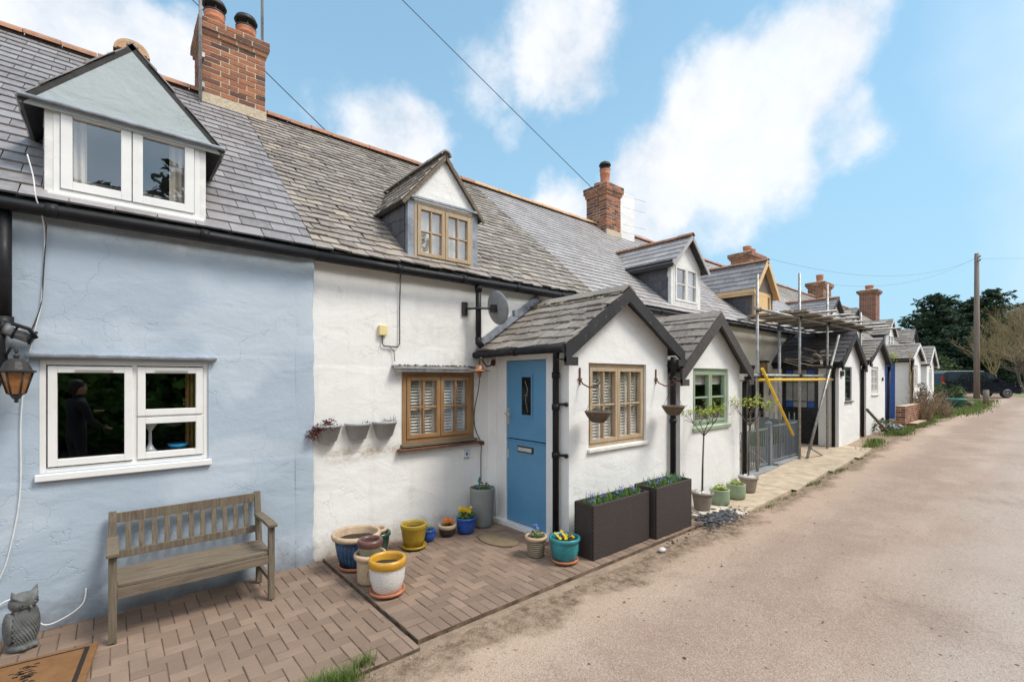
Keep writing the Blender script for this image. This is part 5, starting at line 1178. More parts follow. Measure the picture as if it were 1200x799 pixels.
# basket brackets and baskets
def basket(x, lb, lb2, gr):
    t = thing('basket_bracket', lb, 'bracket', (x-.0, -1.37, 1.75), 'iron brackets on the porch front')
    b = MB(); b.box(x-.008, x+.008, -1.385, -1.37, 1.68, 1.86); b.tube([(x, -1.385, 1.74), (x, -1.42, 1.69), (x+.01, -1.50, 1.655), (x+.015, -1.60, 1.67), (x+.015, -1.635, 1.71), (x+.015, -1.60, 1.735), (x+.015, -1.585, 1.705)], .008, 7); b.box(x-.03, x+.03, -1.388, -1.378, 1.735, 1.75); b.build('bracket_arm', M['rust'], t)
    k = thing('hanging_basket', lb2, 'hanging basket', (x+.015, -1.61, 1.30), 'wicker hanging baskets on the porch front')
    b = MB(); b.lathe([(.055, 0), (.08, .015), (.125, .085), (.132, .10), (.138, .11), (.13, .118), (.115, .10), (.07, .03)], (0, 0, 0), 26, 0, True, wob=.012); b.build('basket', M['wicker'], k, local=True)
    b = MB(); b.ball((0, 0, .075), .10, 0, 14, 6, (1.1, 1.1, .28)); b.build('soil', M['soil'], k, local=True)
    b = MB()
    for i in range(3): a = i*2.094+.4; b.tube([(.128*math.cos(a), .128*math.sin(a), .11), (.0, .0, .375)], .0022, 4)
    b.build('chain', M['iron'], k, local=True)
basket(3.74, 'rusty scrolled bracket left of the porch window', 'empty wicker hanging basket in front of the oak porch window', 0)
basket(5.17, 'rusty scrolled bracket near the right corner of the porch', 'empty wicker hanging basket by the black downpipe between the porches', 0)
# rattan planters
def rattanbox(x0, x1, y0, y1, h, lab, loc):
    t = thing('rattan_planter', lab, 'planter', ((x0+x1)/2, (y0+y1)/2, 0), 'dark rattan planters in front of the porch')
    b = MB(); w = .022
    b.box(x0, x1, y0, y0+w, .0, h); b.box(x0, x1, y1-w, y1, 0, h); b.box(x0, x0+w, y0+w, y1-w, 0, h); b.box(x1-w, x1, y0+w, y1-w, 0, h); b.build('box', M['rattan'], t, bevel=.012)
    b = MB(); b.box(x0+w, x1-w, y0+w, y1-w, h-.09, h-.045); b.build('soil', M['soil'], t)
    b = MB()
    for i in range(190): blade(b, (random.uniform(x0+.04, x1-.04), random.uniform(y0+.03, y1-.04), h-.05), random.uniform(.04, .15), random.uniform(.02, .08), .008)
    for k in range(5): tuft(b, (x0+.1+(x1-x0-.2)*k/4, (y0+y1)/2, h-.04), .06, .05, 40, .02)
    b.build('foliage', M['leaf'], t)
    b = MB()
    for k in range(9): flowers(b, (random.uniform(x0+.06, x1-.06), random.uniform(y0+.06, y1-.06), h-.05), .03, random.uniform(.05, .11), 6, .014, 0)
    b.build('flowers', M['petal_b'], t)
rattanbox(3.49, 4.43, -1.77, -1.52, .535, 'dark woven rattan trough with muscari, nearer the teal pot', 0)
rattanbox(4.47, 5.22, -1.83, -1.54, .565, 'dark woven rattan trough below the right hand basket', 0)
# ------------------------------------------------------------------ in front of the third cottage
def treepot(x, y, h, lab, seed):
    random.seed(seed)
    t = pot('potted_tree', lab, (x, y, .02), [(.095, 0), (.10, .02), (.125, .17), (.128, .19), (.14, .195), (.145, .225)], M['taupe'], .03, group='young standard trees in taupe pots'); t['category'] = 'potted tree'
    s = MB(); s.ball((0, 0, .195), .12, 0, 16, 6, (1, 1, .3)); 
    for i in range(60): s.ball((random.uniform(-.09, .09), random.uniform(-.09, .09), .225), random.uniform(.01, .018), 0, 6, 4)
    s.build('pebbles', M['white_stones'], t, local=True)
    b = MB(); lf = MB(); top = Vector((.04, 0, h*.62)); b.tube([(0, 0, .2), (.03, .01, h*.35), top], [.014, .012, .010], 7)
    def br(p, d, L, r, lv):
        q = p+d*L; b.tube([p, p+d*L*.5+Vector((random.gauss(0, .01), random.gauss(0, .01), 0)), q], [r, r*.8, r*.6], 5)
        if lv == 0:
            for i in range(6): lf.leaf(q+Vector((random.gauss(0, .045), random.gauss(0, .045), random.gauss(.01, .035))), random.uniform(.03, .055), 0, .5, .6)
            return
        for k in range(3):
            e = (d+Vector((random.gauss(0, .55), random.gauss(0, .55), random.uniform(.0, .45)))).normalized(); br(q, e, L*random.uniform(.55, .8), r*.6, lv-1)
    for k in range(4):
        a = k*1.57+random.random(); br(top, Vector((math.cos(a)*.6, math.sin(a)*.6, .8)).normalized(), h*.13, .008, 2)
    b.build('trunk', M['bark'], t, local=True); lf.build('crown', M['limeleaf'], t, local=True)
treepot(5.95, -1.58, 1.55, 'thin standard tree in a taupe pot, next to the rattan trough', 3)
treepot(7.42, -1.56, 1.60, 'thin standard tree in a taupe pot beside the grey gate', 11)
random.seed(21)
for x, lab in ((6.40, 'sage green pot of lime shoots, nearer the camera of the two'), (6.90, 'sage green pot of lime shoots, the one closer to the grey gate')):
    pot('plant_pot', lab, (x, -1.60, .006), [(.095, 0), (.125, .02), (.13, .10), (.13, .20), (.132, .21)], M['greenpot'], .02, group='sage green pots by the third cottage', plant=lambda t, z, r: (lambda b: (tuft(b, (0, 0, z), r*.7, .10, 60, .045), b.build('foliage', M['limeleaf'], t, local=True)))(MB()))
# grey gate and railing
def railing():
    t = thing('garden_gate', 'low grey metal gate left of the square grey post', 'gate', (8.65, -1.0, .0))
    def pane(root, x0, x1, y, z0, z1, brace=False):
        b = MB(); b.box(x0, x1, y-.012, y+.012, z1-.03, z1); b.box(x0, x1, y-.012, y+.012, z0, z0+.03); b.build('rail', M['fence'], root)
        if brace: b = MB(); b.beam((x0+.02, y, z1-.02), (x1-.02, y, z0+.02), .02, .02); b.build('brace', M['fence'], root)
        n = int((x1-x0)/.085)
        for i in range(n+1): x = x0+.01+(x1-x0-.02)*i/n; b = MB(); b.box(x-.007, x+.007, y-.007, y+.007, z0+.03, z1-.03); b.build('bar', M['fence'], root)
    pane(t, 8.0, 9.55, -1.02, .10, .80, True)
    t = thing('railing', 'grey metal garden railing with square end post and solid grey panel', 'railing', (10.3, -1.05, .05))
    b = MB(); b.box(9.60, 9.70, -1.06, -.96, .0, .88); b.add([(9.59, -1.07, .88), (9.71, -1.07, .88), (9.71, -.95, .88), (9.59, -.95, .88), (9.65, -1.01, .93)], [(0, 1, 4), (1, 2, 4), (2, 3, 4), (3, 0, 4)]); b.build('post', M['fence'], t)
    pane(t, 9.72, 11.0, -1.05, .14, .84)
    b = MB(); b.box(11.0, 11.06, -1.10, -.2, .08, .86); b.build('end_panel', M['fence'], t)
    for i in range(10):
        y = -.98+i*.1; b = MB(); b.box(11.08, 11.10, y-.007, y+.007, .2, .98); b.add([(11.08, y-.012, .98), (11.10, y-.012, .98), (11.10, y+.012, .98), (11.08, y+.012, .98), (11.09, y, 1.03)], [(0, 1, 4), (1, 2, 4), (2, 3, 4), (3, 0, 4)]); b.build('spike_bar', M['fence'], t)
    b = MB(); b.box(9.72, 11.1, -1.16, -.98, -.1, .115); tag(b.build('kerb', M['greystone'], bevel=.01), 'low grey kerb under the metal railing', 'kerb')
    b = MB(); b.box(7.9, 9.70, -1.20, -.95, -.1, .07); tag(b.build('kerb', M['greystone'], bevel=.01), 'flat grey threshold slab under the garden gate', 'kerb')
railing()
def bushy(name, lab, cat, loc, r, h, n, size, m, stem='bark', blades=0):
    t = thing(name, lab, cat, loc); b = MB()
    for i in range(n):
        a = random.random()*6.28; q = random.random()**.5*r; z = random.random()*h; zz = z/h; k = math.sin(min(1, zz*.8+.25)*math.pi)**.6; b.leaf((q*k*math.cos(a), q*k*math.sin(a), z+.02), size*random.uniform(.6, 1.3), 0)
    for i in range(blades): blade(b, (random.gauss(0, r*.3), random.gauss(0, r*.3), 0), h*random.uniform(.6, 1.1), r*random.uniform(.2, .7), size*.35)
    b.build('foliage', M[m], t, local=True)
    b = MB()
    for k in range(6): a = k; b.tube([(0, 0, 0), (r*.4*math.cos(a), r*.4*math.sin(a), h*.7)], [.012, .004], 5)
    b.build('stem', M[stem], t, local=True); return t
t = thing('trough_planter', 'zinc trough of lush green grass behind the grey railing', 'planter', (10.3, -.65, .05))
b = MB(); b.box(9.85, 10.9, -.85, -.55, .05, .38); b.build('trough', M['zinc'], t, bevel=.01)
b = MB(); 
for i in range(700): blade(b, (random.uniform(9.87, 10.88), random.uniform(-.83, -.57), .36), random.uniform(.2, .45), random.uniform(.02, .15), .014)
b.build('foliage', M['leaf'], t)
bushy('garden_plant', 'small leafy green plant behind the bars of the grey gate', 'plant', (8.8, -.55, .02), .28, .7, 260, .06, 'leaf', blades=60)
bushy('garden_plant', 'small pink flowered plant low behind the grey gate', 'plant', (9.3, -.7, .02), .15, .22, 90, .04, 'petal_p')
# wall light on cottage 4
t = thing('wall_light', 'wooden box wall light beside the black door', 'wall light', (11.9, -.06, 2.0)); b = MB(); b.box(11.8, 11.95, -.12, -.01, 1.86, 2.12); b.build('lamp_body', M['oak_z'], t, bevel=.01); b = MB(); b.box(11.78, 11.97, -.15, -.0, 2.12, 2.17); b.build('lamp_cap', M['iron'], t)
cable('dangling loop of dark cord on the wall under the wall light', [(12.2, -.05, 1.74), (12.22, -.06, 1.5), (12.18, -.06, 1.38), (12.24, -.06, 1.34), (12.27, -.06, 1.42), (12.23, -.05, 1.5)], .009, M['cable_b'])
# scaffold
def scaffold():
    t = thing('scaffold', 'galvanised tube scaffold with board deck and yellow sleeved guard tube', 'scaffolding', (12.5, -1.0, .1))
    def tube(nm, a, b_, r=.025, m='steel'):
        q = MB(); q.tube([a, b_], r, 10); return q.build(nm, M[m], t)
    poles = [((8.85, -1.12, 0), (8.85, -1.12, 3.62)), ((10.5, -.9, .08), (10.5, -.9, 2.80)), ((10.72, -1.20, .08), (10.72, -1.20, 3.90)), ((12.35, -1.24, .12), (12.35, -1.24, 3.88)), ((14.75, -1.32, .27), (14.75, -1.32, 3.45)), ((12.0, -.35, .12), (12.0, -.35, 3.1))]
    for a, b_ in poles: tube('standard', a, b_)
    tube('ledger', (8.6, -1.17, 2.98), (15.9, -1.30, 2.98)); tube('ledger', (10.2, -.32, 2.98), (15.4, -.32, 2.98))
    for i in range(7): x = 10.45+i*.82; tube('transom', (x, .0, 3.03), (x+random.uniform(-.1, .1), -1.75-random.uniform(0, .3), 3.035))
    tube('guard_rail', (8.55, -1.17, 1.80), (12.75, -1.22, 1.80)); tube('guard_rail', (8.7, -1.21, 1.72), (12.6, -1.27, 1.72), .026, 'yellow')
    tube('brace', (8.75, -1.24, 1.92), (10.35, -1.20, .62), .026, 'yellow'); tube('brace', (10.85, -1.30, .12), (12.9, -1.32, 2.75), .027); tube('brace', (10.95, -1.35, .30), (11.45, -1.42, .10), .02)
    for i in range(5):
        y = -.34-.225*i; q = MB(); q.box(10.25+random.uniform(-.15, .15), 15.3+random.uniform(-.3, .3), y-.215, y, 3.058, 3.096); q.build('board', M['board'], t)
    for (x, y, z) in ((8.85, -1.14, 2.98), (10.72, -1.19, 2.98), (12.35, -1.24, 2.98), (14.75, -1.31, 2.98), (8.85, -1.15, 1.8), (10.72, -1.2, 1.8), (12.35, -1.23, 1.8), (12.3, -1.29, 2.0), (10.5, -.9, 2.78)):
        q = MB(); q.obox((x, y, z), (.09, .09, .07), Matrix.Rotation(.4, 3, 'Z')); q.tube([(x-.06, y-.05, z), (x+.06, y-.05, z)], .014, 6); q.build('coupler', M['iron'], t)
scaffold()
b = MB()
for i in range(16):
    c_ = Vector((12.3+random.uniform(-.35, .35), -1.0+random.uniform(-.35, .35), 0)); c_.z = 2.22+(c_.x-12.5)*.66+.10; a = random.random()*3.1; b.beam(c_, c_+Vector((math.cos(a)*.3, math.sin(a)*.3, random.uniform(-.02, .1))), .05, .02)
tag(b.build('timber_offcuts', M['board']), 'loose timber offcuts heaped on the dark porch roof', 'debris')
# leaning strut at porch five, aerial poles
b = MB(); b.tube([(15.6, -1.75, .28), (14.75, -1.45, .95)], .035, 8); tag(b.build('leaning_strut', M['greywood']), 'grey timber strut leaning against the downpipe beyond the scaffold', 'timber prop')
for (x, y, z0, z1, lab) in ((.90, 2.80, 5.35, 8.6, 'thin grey aerial pole strapped to the left of the near chimney'), (1.68, 2.95, 6.40, 9.2, 'thin grey aerial pole rising right of the near chimney pots')):
    t = thing('aerial_pole', lab, 'aerial pole', (x, y, z0)); b = MB(); b.tube([(x, y, z0), (x, y, z1)], .02, 8); b.build('pole', M['steel'], t)
    for k in range(2): q = MB(); q.box(x-.01, x+.05, y-.005, y+.09, z0+.3+k*.4 if z0 < 6 else z0+.03+.15*k, z0+.36+k*.4 if z0 < 6 else z0+.07+.15*k); q.build('strap', M['steel'], t)
# overhead wires
def wire(lab, a, b_, sag, r=.012, n=24):
    a = Vector(a); b_ = Vector(b_); q = MB(); q.tube([a.lerp(b_, i/n)-Vector((0, 0, sag*4*(i/n)*(1-i/n))) for i in range(n+1)], r, 5); return tag(q.build('overhead_wire', M['cable_b']), lab, 'wire', 'overhead wires')
CAM = Vector((0, -4.65, 1.75))
wire('dark wire crossing the sky down to the second chimney', (9.30, 2.85, 6.35), (.2, 4.2, 11.3), .03, .008)
wire('dark wire passing the near chimney and dropping to the ridge', (2.75, 3.12, 5.72), (-1.6, 6.6, 11.2), .02, .008)
wire('long slack wire from the far pole to the distant chimneys', (44.3, -1.05, 9.9), (27.0, 3.1, 6.5), .8, .0045)
wire('long slack wire from the far pole towards the middle chimneys', (44.3, -1.05, 9.8), (19.2, 3.1, 6.6), 1.0, .0045)
wire('thin wire leaving the far pole towards the right', (44.3, -1.1, 9.8), (60, -26, 10), .6, .005)
# ------------------------------------------------------------------ far end of the lane
t = thing('utility_pole', 'tall weathered timber utility pole in front of the dark van', 'utility pole', (44.3, -1.08, gz(44)))
b = MB(); b.tube([(44.3, -1.08, .3), (44.3, -1.08, 5), (44.32, -1.08, 10.15)], [.17, .15, .12], 12); b.build('pole', M['polewood'], t)
b = MB()
for z in (9.85, 9.6): b.tube([(44.1, -1.22, z), (44.5, -.95, z)], .03, 6); b.ball((44.12, -1.26, z+.05), .05, 0, 8, 5)
b.build('insulator_bracket', M['iron'], t)
def van():
    t = thing('van', 'dark blue passenger van parked across the end of the lane', 'van', (47.0, -.6, gz(46)+.005), rz=R(-50)); L = 2.4
    # x forward, outline of the lower body with wheel arches cut
    def arch(cx, r=.37, n=10): return [(cx+r*math.cos(math.pi-math.pi*k/n), .33+r*math.sin(math.pi-math.pi*k/n)) for k in range(n+1)]
    low = [(-2.38, .30)]+arch(-1.50)+arch(1.52)+[(2.36, .28), (2.42, .48), (2.40, .72), (2.30, .88), (1.98, 1.00), (1.45, 1.12), (-2.36, 1.14), (-2.42, .9), (-2.42, .5)]
    b = MB(); hw = .91
    n = len(low); vs = []
    for y, s in ((-hw+.05, .0), (-hw, .0), (hw, .0), (hw-.05, .0)):
        for x, z in low: vs.append((x, y, z))
    def strip(poly, ys):
        o = len(b.v); vs = []
        for y, k in ys:
            cx, cz = 0, .75
            for x, z in poly: vs.append((cx+(x-cx)*k, y, cz+(z-cz)*k))
        m_ = len(poly); fs = [(i*m_+j, i*m_+(j+1) % m_, (i+1)*m_+(j+1) % m_, (i+1)*m_+j) for i in range(len(ys)-1) for j in range(m_)]
        b.add(vs, fs+[tuple(range(m_)), tuple(range(len(ys)*m_-1, (len(ys)-1)*m_-1, -1))], 0)
    strip(low, [(-hw, .975), (-hw+.03, 1), (hw-.03, 1), (hw, .975)])
    cab = [(1.40, 1.08), (.62, 1.70), (.35, 1.80), (-.6, 1.84), (-2.05, 1.81), (-2.25, 1.72), (-2.38, 1.10)]
    o = [(x, z) for x, z in cab]; vs = []
    for y, k in ((-1, 0), (1, 0)):
        for x, z in o: w = .88-(z-1.08)*.16; vs.append((x, y*w, z))
    m_ = len(o); b.add(vs, [(j, (j+1) % m_, m_+(j+1) % m_, m_+j) for j in range(m_)]+[tuple(range(m_)), tuple(range(2*m_-1, m_-1, -1))], 0)
    b.build('body', M['vanpaint'], t, bevel=.03, local=True)
    for s in (-1, 1):
        wy = lambda z: s*(.888-(z-1.08)*.16)
        for pts in ([(1.22, 1.16), (.55, 1.66), (.30, 1.70), (.28, 1.16)], [(.20, 1.16), (.20, 1.71), (-.72, 1.74), (-.72, 1.16)], [(-.80, 1.16), (-.80, 1.74), (-2.0, 1.72), (-2.12, 1.16)]):
            w = MB(); w.add([(x, wy(z)+s*.008, z) for x, z in pts]+[(x, wy(z)-s*.01, z) for x, z in pts], [(0, 1, 2, 3), (0, 4, 5, 1), (1, 5, 6, 2), (2, 6, 7, 3), (3, 7, 4, 0)]); w.build('side_window', M['vanglass'], t, local=True)
        for cx in (-1.50, 1.52):
            w = MB(); w.tube([(cx, s*.70, .33), (cx, s*.92, .33)], .33, 24); ty = w.build('wheel', M['tyre'], t, local=True)
            w = MB(); w.tube([(cx, s*.90, .33), (cx, s*.925, .33)], .09, 14)
            for k in range(7): a = k*.8976; w.beam((cx+.05*math.cos(a), s*.925, .33+.05*math.sin(a)), (cx+.215*math.cos(a), s*.925, .33+.215*math.sin(a)), .02, .055, 0, (0, 1, 0))
            pts = [(cx+.22*math.cos(k*.2618), s*.922, .33+.22*math.sin(k*.2618)) for k in range(25)]; w.tube(pts, .022, 6); w.build('rim', M['alloy'], ty, local=True)
        w = MB(); w.tube([(.95, s*.90, 1.17), (.93, s*1.06, 1.2)], [.03, .05], 8); w.obox((.90, s*1.03, 1.22), (.10, .20, .16)); w.build('mirror', M['vanpaint'], t, local=True)
        w = MB(); w.add([(2.415, s*.88, .80), (2.425, s*.50, .78), (2.30, s*.50, .90), (2.05, s*.88, .98), (2.0, s*.915, .84)], [(0, 1, 2, 3), (0, 3, 4)]); w.build('headlight', M['clearlens'], t, local=True)
        w = MB(); w.box(-2.44, -2.33, min(s*.80, s*.915), max(s*.80, s*.915), .95, 1.50); w.build('tail_light', M['redlens'], t, local=True)
        w = MB(); w.tube([(.25, s*.70, 1.83), (0, s*.70, 1.87), (-1.8, s*.70, 1.87), (-2.0, s*.70, 1.83)], .018, 6); w.build('roof_rail', M['roofwhite'], t, local=True)
        w = MB(); w.box(-.62, -.48, min(s*.905, s*.93), max(s*.905, s*.93), 1.0, 1.03); w.box(.25, .39, min(s*.905, s*.93), max(s*.905, s*.93), 1.0, 1.03); w.build('door_handle', M['vanpaint'], t, local=True)
        w = MB(); w.box(-1.1, 1.1, min(s*.90, s*.918), max(s*.90, s*.918), .30, .42); w.build('sill_trim', M['tyre'], t, local=True)
    w = MB(); w.add([(1.40, -.80, 1.115), (1.40, .80, 1.115), (.64, .72, 1.695), (.64, -.72, 1.695)], [(0, 1, 2, 3)]); w.v = [(x+.012, y, z+.012) for x, y, z in w.v]; w.build('windscreen', M['vanglass'], t, local=True)
    w = MB(); w.box(2.38, 2.44, -.5, .5, .42, .62); w.box(2.40, 2.43, -.45, .45, .68, .76); w.build('grille', M['tyre'], t, local=True)
van()
# garden oddments at the far end
t = thing('garden_tub', 'teal plastic tub on the verge beyond the last white porch', 'tub', (28.5, -1.62, gz(28)))
b = MB(); b.lathe([(.26, 0), (.36, .42), (.39, .43), (.39, .50), (.35, .50), (.30, .2)], (0, 0, 0), 24); b.build('tub_body', M['teal_pl'], t, local=True); b = MB(); b.ball((0, 0, .42), .33, 0, 16, 6, (1, 1, .2)); b.build('soil', M['soil'], t, local=True)
b = MB(); b.tube([(34.0, -2.25, .34), (34.0, -2.25, 1.15)], .12, 10); tag(b.build('wooden_post', M['polewood']), 'short stout wooden post in the grass before the van', 'post')
b = MB(); b.tube([(30.5, -1.9, .45), (33.5, -1.75, .47)], [.16, .13], 10); tag(b.build('log', M['bark']), 'fallen log lying in the grass beside the teal tub', 'log')
b = MB(); bricks(b, 17.75, 20.3, -1.72, -1.50, .20, .92, 0, 1, .075, .225); tag(b.build('garden_wall', [M['brick'], M['mortar']]), 'low weathered brick garden wall before the blue door', 'garden wall')
b = MB(); bricks(b, 18.0, 19.6, -1.95, -1.75, .25, .42, 0, 1, .075, .225); tag(b.build('brick_pile', [M['brick2'], M['mortar']]), 'low red brick edging on the verge by the garden wall', 'bricks')
t = bushy('garden_plant', 'sprawling blue green plant against the porch foot beyond the leaning strut', 'plant', (15.9, -1.55, .30), .42, .34, 300, .07, 'bushleaf')
t = bushy('stone', 'pale lump of rubble in the weeds below the small porch window', 'rubble', (16.9, -1.65, .30), .01, .01, 0, .01, 'bushleaf') if False else None
b = MB(); b.ball((16.6, -1.62, .37), .17, 0, 9, 6, (1.3, 1, .7)); b.ball((17.1, -1.66, .36), .14, 0, 8, 6, (1.2, 1, .6)); tag(b.build('rubble', M['greystone']), 'pale lumps of rubble in the weeds at the foot of the porch', 'rubble')
b = MB(); b.ball((4.27, -2.02, .0), .035, 0, 9, 6, (1.4, 1, .7)); tag(b.build('stone', M['white_stones']), 'single white stone on the dirt edge before the rattan troughs', 'stone')
def thicket(name, lab, cat, loc, r, h, n, mat, fuzz=0, fm='brownleaf'):
    t = thing(name, lab, cat, loc); b = MB()
    for i in range(n):
        a = random.random()*6.28; q = random.random()**.6; p0 = Vector((r*q*math.cos(a)*.7, r*q*math.sin(a)*.35, 0)); p = p0; pts = [p0]; d = Vector((math.cos(a)*.5*q, math.sin(a)*.3*q, 1)).normalized()
        hh = h*random.uniform(.5, 1.05)
        for k in range(4): d = (d+Vector((random.gauss(0, .22), random.gauss(0, .22), random.gauss(0, .1)))).normalized(); p = p+d*hh/4; pts.append(p)
        b.tube(pts, [.012, .010, .008, .006, .003], 4, 0, False)
    b.build('stem', M[mat], t, local=True)
    if fuzz:
        b = MB()
        for i in range(fuzz): a = random.random()*6.28; q = random.random()**.5; z = random.random(); b.leaf((r*q*math.cos(a)*(1-.4*z), r*.55*q*math.sin(a)*(1-.4*z), z*h), random.uniform(.04, .09))
        b.build('foliage', M[fm], t, local=True)
    return t
thicket('dead_shrub', 'leafless brown shrub on the garden wall before the blue door', 'shrub', (20.2, -1.75, .34), .55, .95, 90, 'twig', 500)
thicket('dead_shrub', 'tall tangled leafless climber on the corner of the white porch', 'shrub', (21.0, -1.65, .34), .4, 1.25, 90, 'twig', 500)
thicket('dead_shrub', 'brown leafless thicket sprawling beside the lane past the last porch', 'shrub', (23.2, -1.75, .34), .9, .9, 130, 'twig', 800)
b = MB(); 
for k in range(7):
    p_ = Vector((20.5+random.uniform(-.1, .2), -1.42, .4)); pts = [p_]
    for i in range(9): p_ = p_+Vector((random.gauss(0, .09), 0, .24)); pts.append(p_)
    b.tube(pts, .014, 5)
for i in range(60): c_ = Vector((20.5+random.gauss(0, .3), -1.43, random.uniform(.6, 2.6))); b.leaf(c_, .06)
tag(b.build('wall_climber', M['twig']), 'bare twisted climber stems on the corner of the blue door porch', 'climber')
bushy('garden_plant', 'yellow flowering climber above the blue door', 'plant', (20.35, -.9, 2.25), .3, .35, 160, .06, 'limeleaf')
random.seed(5)
def fbush(lab, loc, r, h, n, sz, m, name='bush'):
    t = thing(name, lab, 'bush', loc); b = MB()
    cl = [(Vector((random.uniform(-1, 1)*r*.75, random.uniform(-1, 1)*r*.6, random.uniform(.15, .8)*h)), random.uniform(.25, .5)*r) for _ in range(16)]
    for i in range(n):
        c_, q = random.choice(cl); d = Vector((random.gauss(0, 1), random.gauss(0, 1), random.gauss(0, .8))).normalized()*q*random.uniform(.7, 1.1); p = c_+d; p.z = max(.05, p.z); b.leaf(p, sz*random.uniform(.6, 1.3))
    b.build('foliage', M[m], t, local=True); b = MB()
    for k in range(7): a = k*.9; b.tube([(0, 0, 0), (r*.3*math.cos(a), r*.3*math.sin(a), h*.5), (r*.5*math.cos(a), r*.5*math.sin(a), h*.8)], [.06, .04, .01], 5)
    b.build('stem', M['bark'], t, local=True); return t
fbush('low clipped green hedge behind the teal tub', (31.0, -.9, .34), 1.1, .95, 2000, .13, 'bushleaf')
fbush('rounded bright green bush below the dark conifers, left of the van', (56.5, 3.2, .3), 3.2, 3.4, 6000, .26, 'bushleaf')
def conifer(loc, H, r, lab, grp=None):
    t = thing('conifer_tree', lab, 'conifer', loc, grp); b = MB(); b.tube([(0, 0, 0), (0, 0, H*.5), (.1, 0, H*.96)], [.35, .2, .04], 8); b.build('trunk', M['bark'], t, local=True)
    c = MB()
    z = 1.2
    while z < H:
        f = 1-(z/H); R_ = r*min(1, (f*1.7)**.62+.08); nb = int(8+13*f)
        for k in range(nb):
            a = random.random()*6.28; L = R_*random.uniform(.55, 1.12); d = Vector((math.cos(a), math.sin(a), random.uniform(.05, .4))); n = int(14+L*20)
            for i in range(n):
                s = (i/n)**.7; p = Vector((0, 0, z))+d*L*s+Vector((0, 0, -.25*L*s*s+.22*L*s*s*s)); w = .16+.30*math.sin(min(1, s*1.05)*math.pi)*L*.35
                p += Vector((random.gauss(0, w), random.gauss(0, w), random.gauss(0, w*.45))); c.leaf(p, random.uniform(.28, .62), 0, .35, .42)
        z += H*.036*random.uniform(.7, 1.3)
    c.build('crown', M['darkleaf'], t, local=True); return t
cg = 'dark conifers beyond the lane'
random.seed(9)
ca = conifer((81, 5.4, 0), 12.4, 5.2, 'broad dark conifer at the left edge of the far trees', cg)
cb = conifer((84, .9, 0), 12.8, 5.2, 'dark conifer standing just left of the utility pole', cg)
cc = copy_tree(ca); cc.location = (90, 3.0, 0); cc.rotation_euler.z = 2; cc['label'] = 'dark conifer set back between the two nearer conifers'
cd = copy_tree(cb); cd.location = (88, -2.6, 0); cd.rotation_euler.z = 1; cd.scale = (.95, .95, .88); cd['label'] = 'dark conifer seen behind the bare trees right of the pole'
ce = copy_tree(ca); ce.location = (76, 2.4, 0); ce.rotation_euler.z = 4; ce.scale = (.8, .8, .62); ce['label'] = 'shorter dark conifer in front of the taller ones'
def baretree(loc, H, lab, seed, mat='twig', grp=None, spread=.5, lv=5):
    random.seed(seed); t = thing('bare_tree', lab, 'tree', loc, grp); b = MB(); tw = MB()
    def br(p, d, L, r, k, tgt):
        pts = [p]; q = p; dd = d
        for i in range(3): dd = (dd+Vector((random.gauss(0, .10), random.gauss(0, .10), .05))).normalized(); q = q+dd*L/3; pts.append(q)
        tgt.tube(pts, [r, r*.85, r*.72, r*.6], 6 if k > 2 else 3, 0, False)
        if k == 0: return
        for i in range(3 if k > 1 else 4):
            e = (dd+Vector((random.gauss(0, spread), random.gauss(0, spread), random.uniform(-.05, .35)))).normalized(); br(pts[random.choice((2, 3, 3))], e, L*random.uniform(.6, .85), r*.58, k-1, b if k > 3 else tw)
    for i in range(3): br(Vector((random.gauss(0, .3), random.gauss(0, .3), 0)), Vector((random.gauss(0, .18), random.gauss(0, .18), 1)).normalized(), H*.30, .16, lv, b)
    b.build('trunk', M['bark' if mat == 'twig' else mat], t, local=True); tw.build('crown', M[mat], t, local=True); return t
bg_ = 'bare trees and willows beyond the van'
b1 = baretree((72, -2.2, 0), 10.5, 'bare olive brown tree rising just right of the utility pole', 2, 'olivetwig', bg_)
b2 = baretree((70, -3.9, 0), 10.8, 'bare pale tree at the right edge of the photo behind the van', 5, 'twig', bg_)
b3 = copy_tree(b1); b3.location = (78, -3.4, 0); b3.rotation_euler.z = 2.2; b3.scale = (1.05, 1.05, 1.1); b3['label'] = 'bare tree set farther back between the two nearer bare trees'
b4 = copy_tree(b2); b4.location = (66, -2.6, 0); b4.rotation_euler.z = 1.2; b4.scale = (.7, .7, .6); b4.scale = (1.0, 1.0, .62); b4['label'] = 'low bare willow growing right behind the van roof'
b5 = copy_tree(b1); b5.location = (66, -.6, 0); b5.rotation_euler.z = 3.9; b5.scale = (.6, .6, .72); b5['label'] = 'slender bare tree in front of the conifers left of the pole'
b6 = copy_tree(b2); b6.location = (76, -5.6, 0); b6.rotation_euler.z = 3; b6['label'] = 'bare tree cut by the right edge of the photo'
random.seed(4)
b = MB()
for k in range(12):
    cx, cy = 92+random.uniform(-6, 8), -14+k*2.6
    for i in range(500): b.leaf((cx+random.gauss(0, 1.6), cy+random.gauss(0, 1.8), abs(random.gauss(0, 2.6))), random.uniform(.3, .7))
tag(b.build('far_woodland', M['bushleaf']), 'dim green undergrowth filling the gaps between the far trees', 'woodland', None, 'stuff')
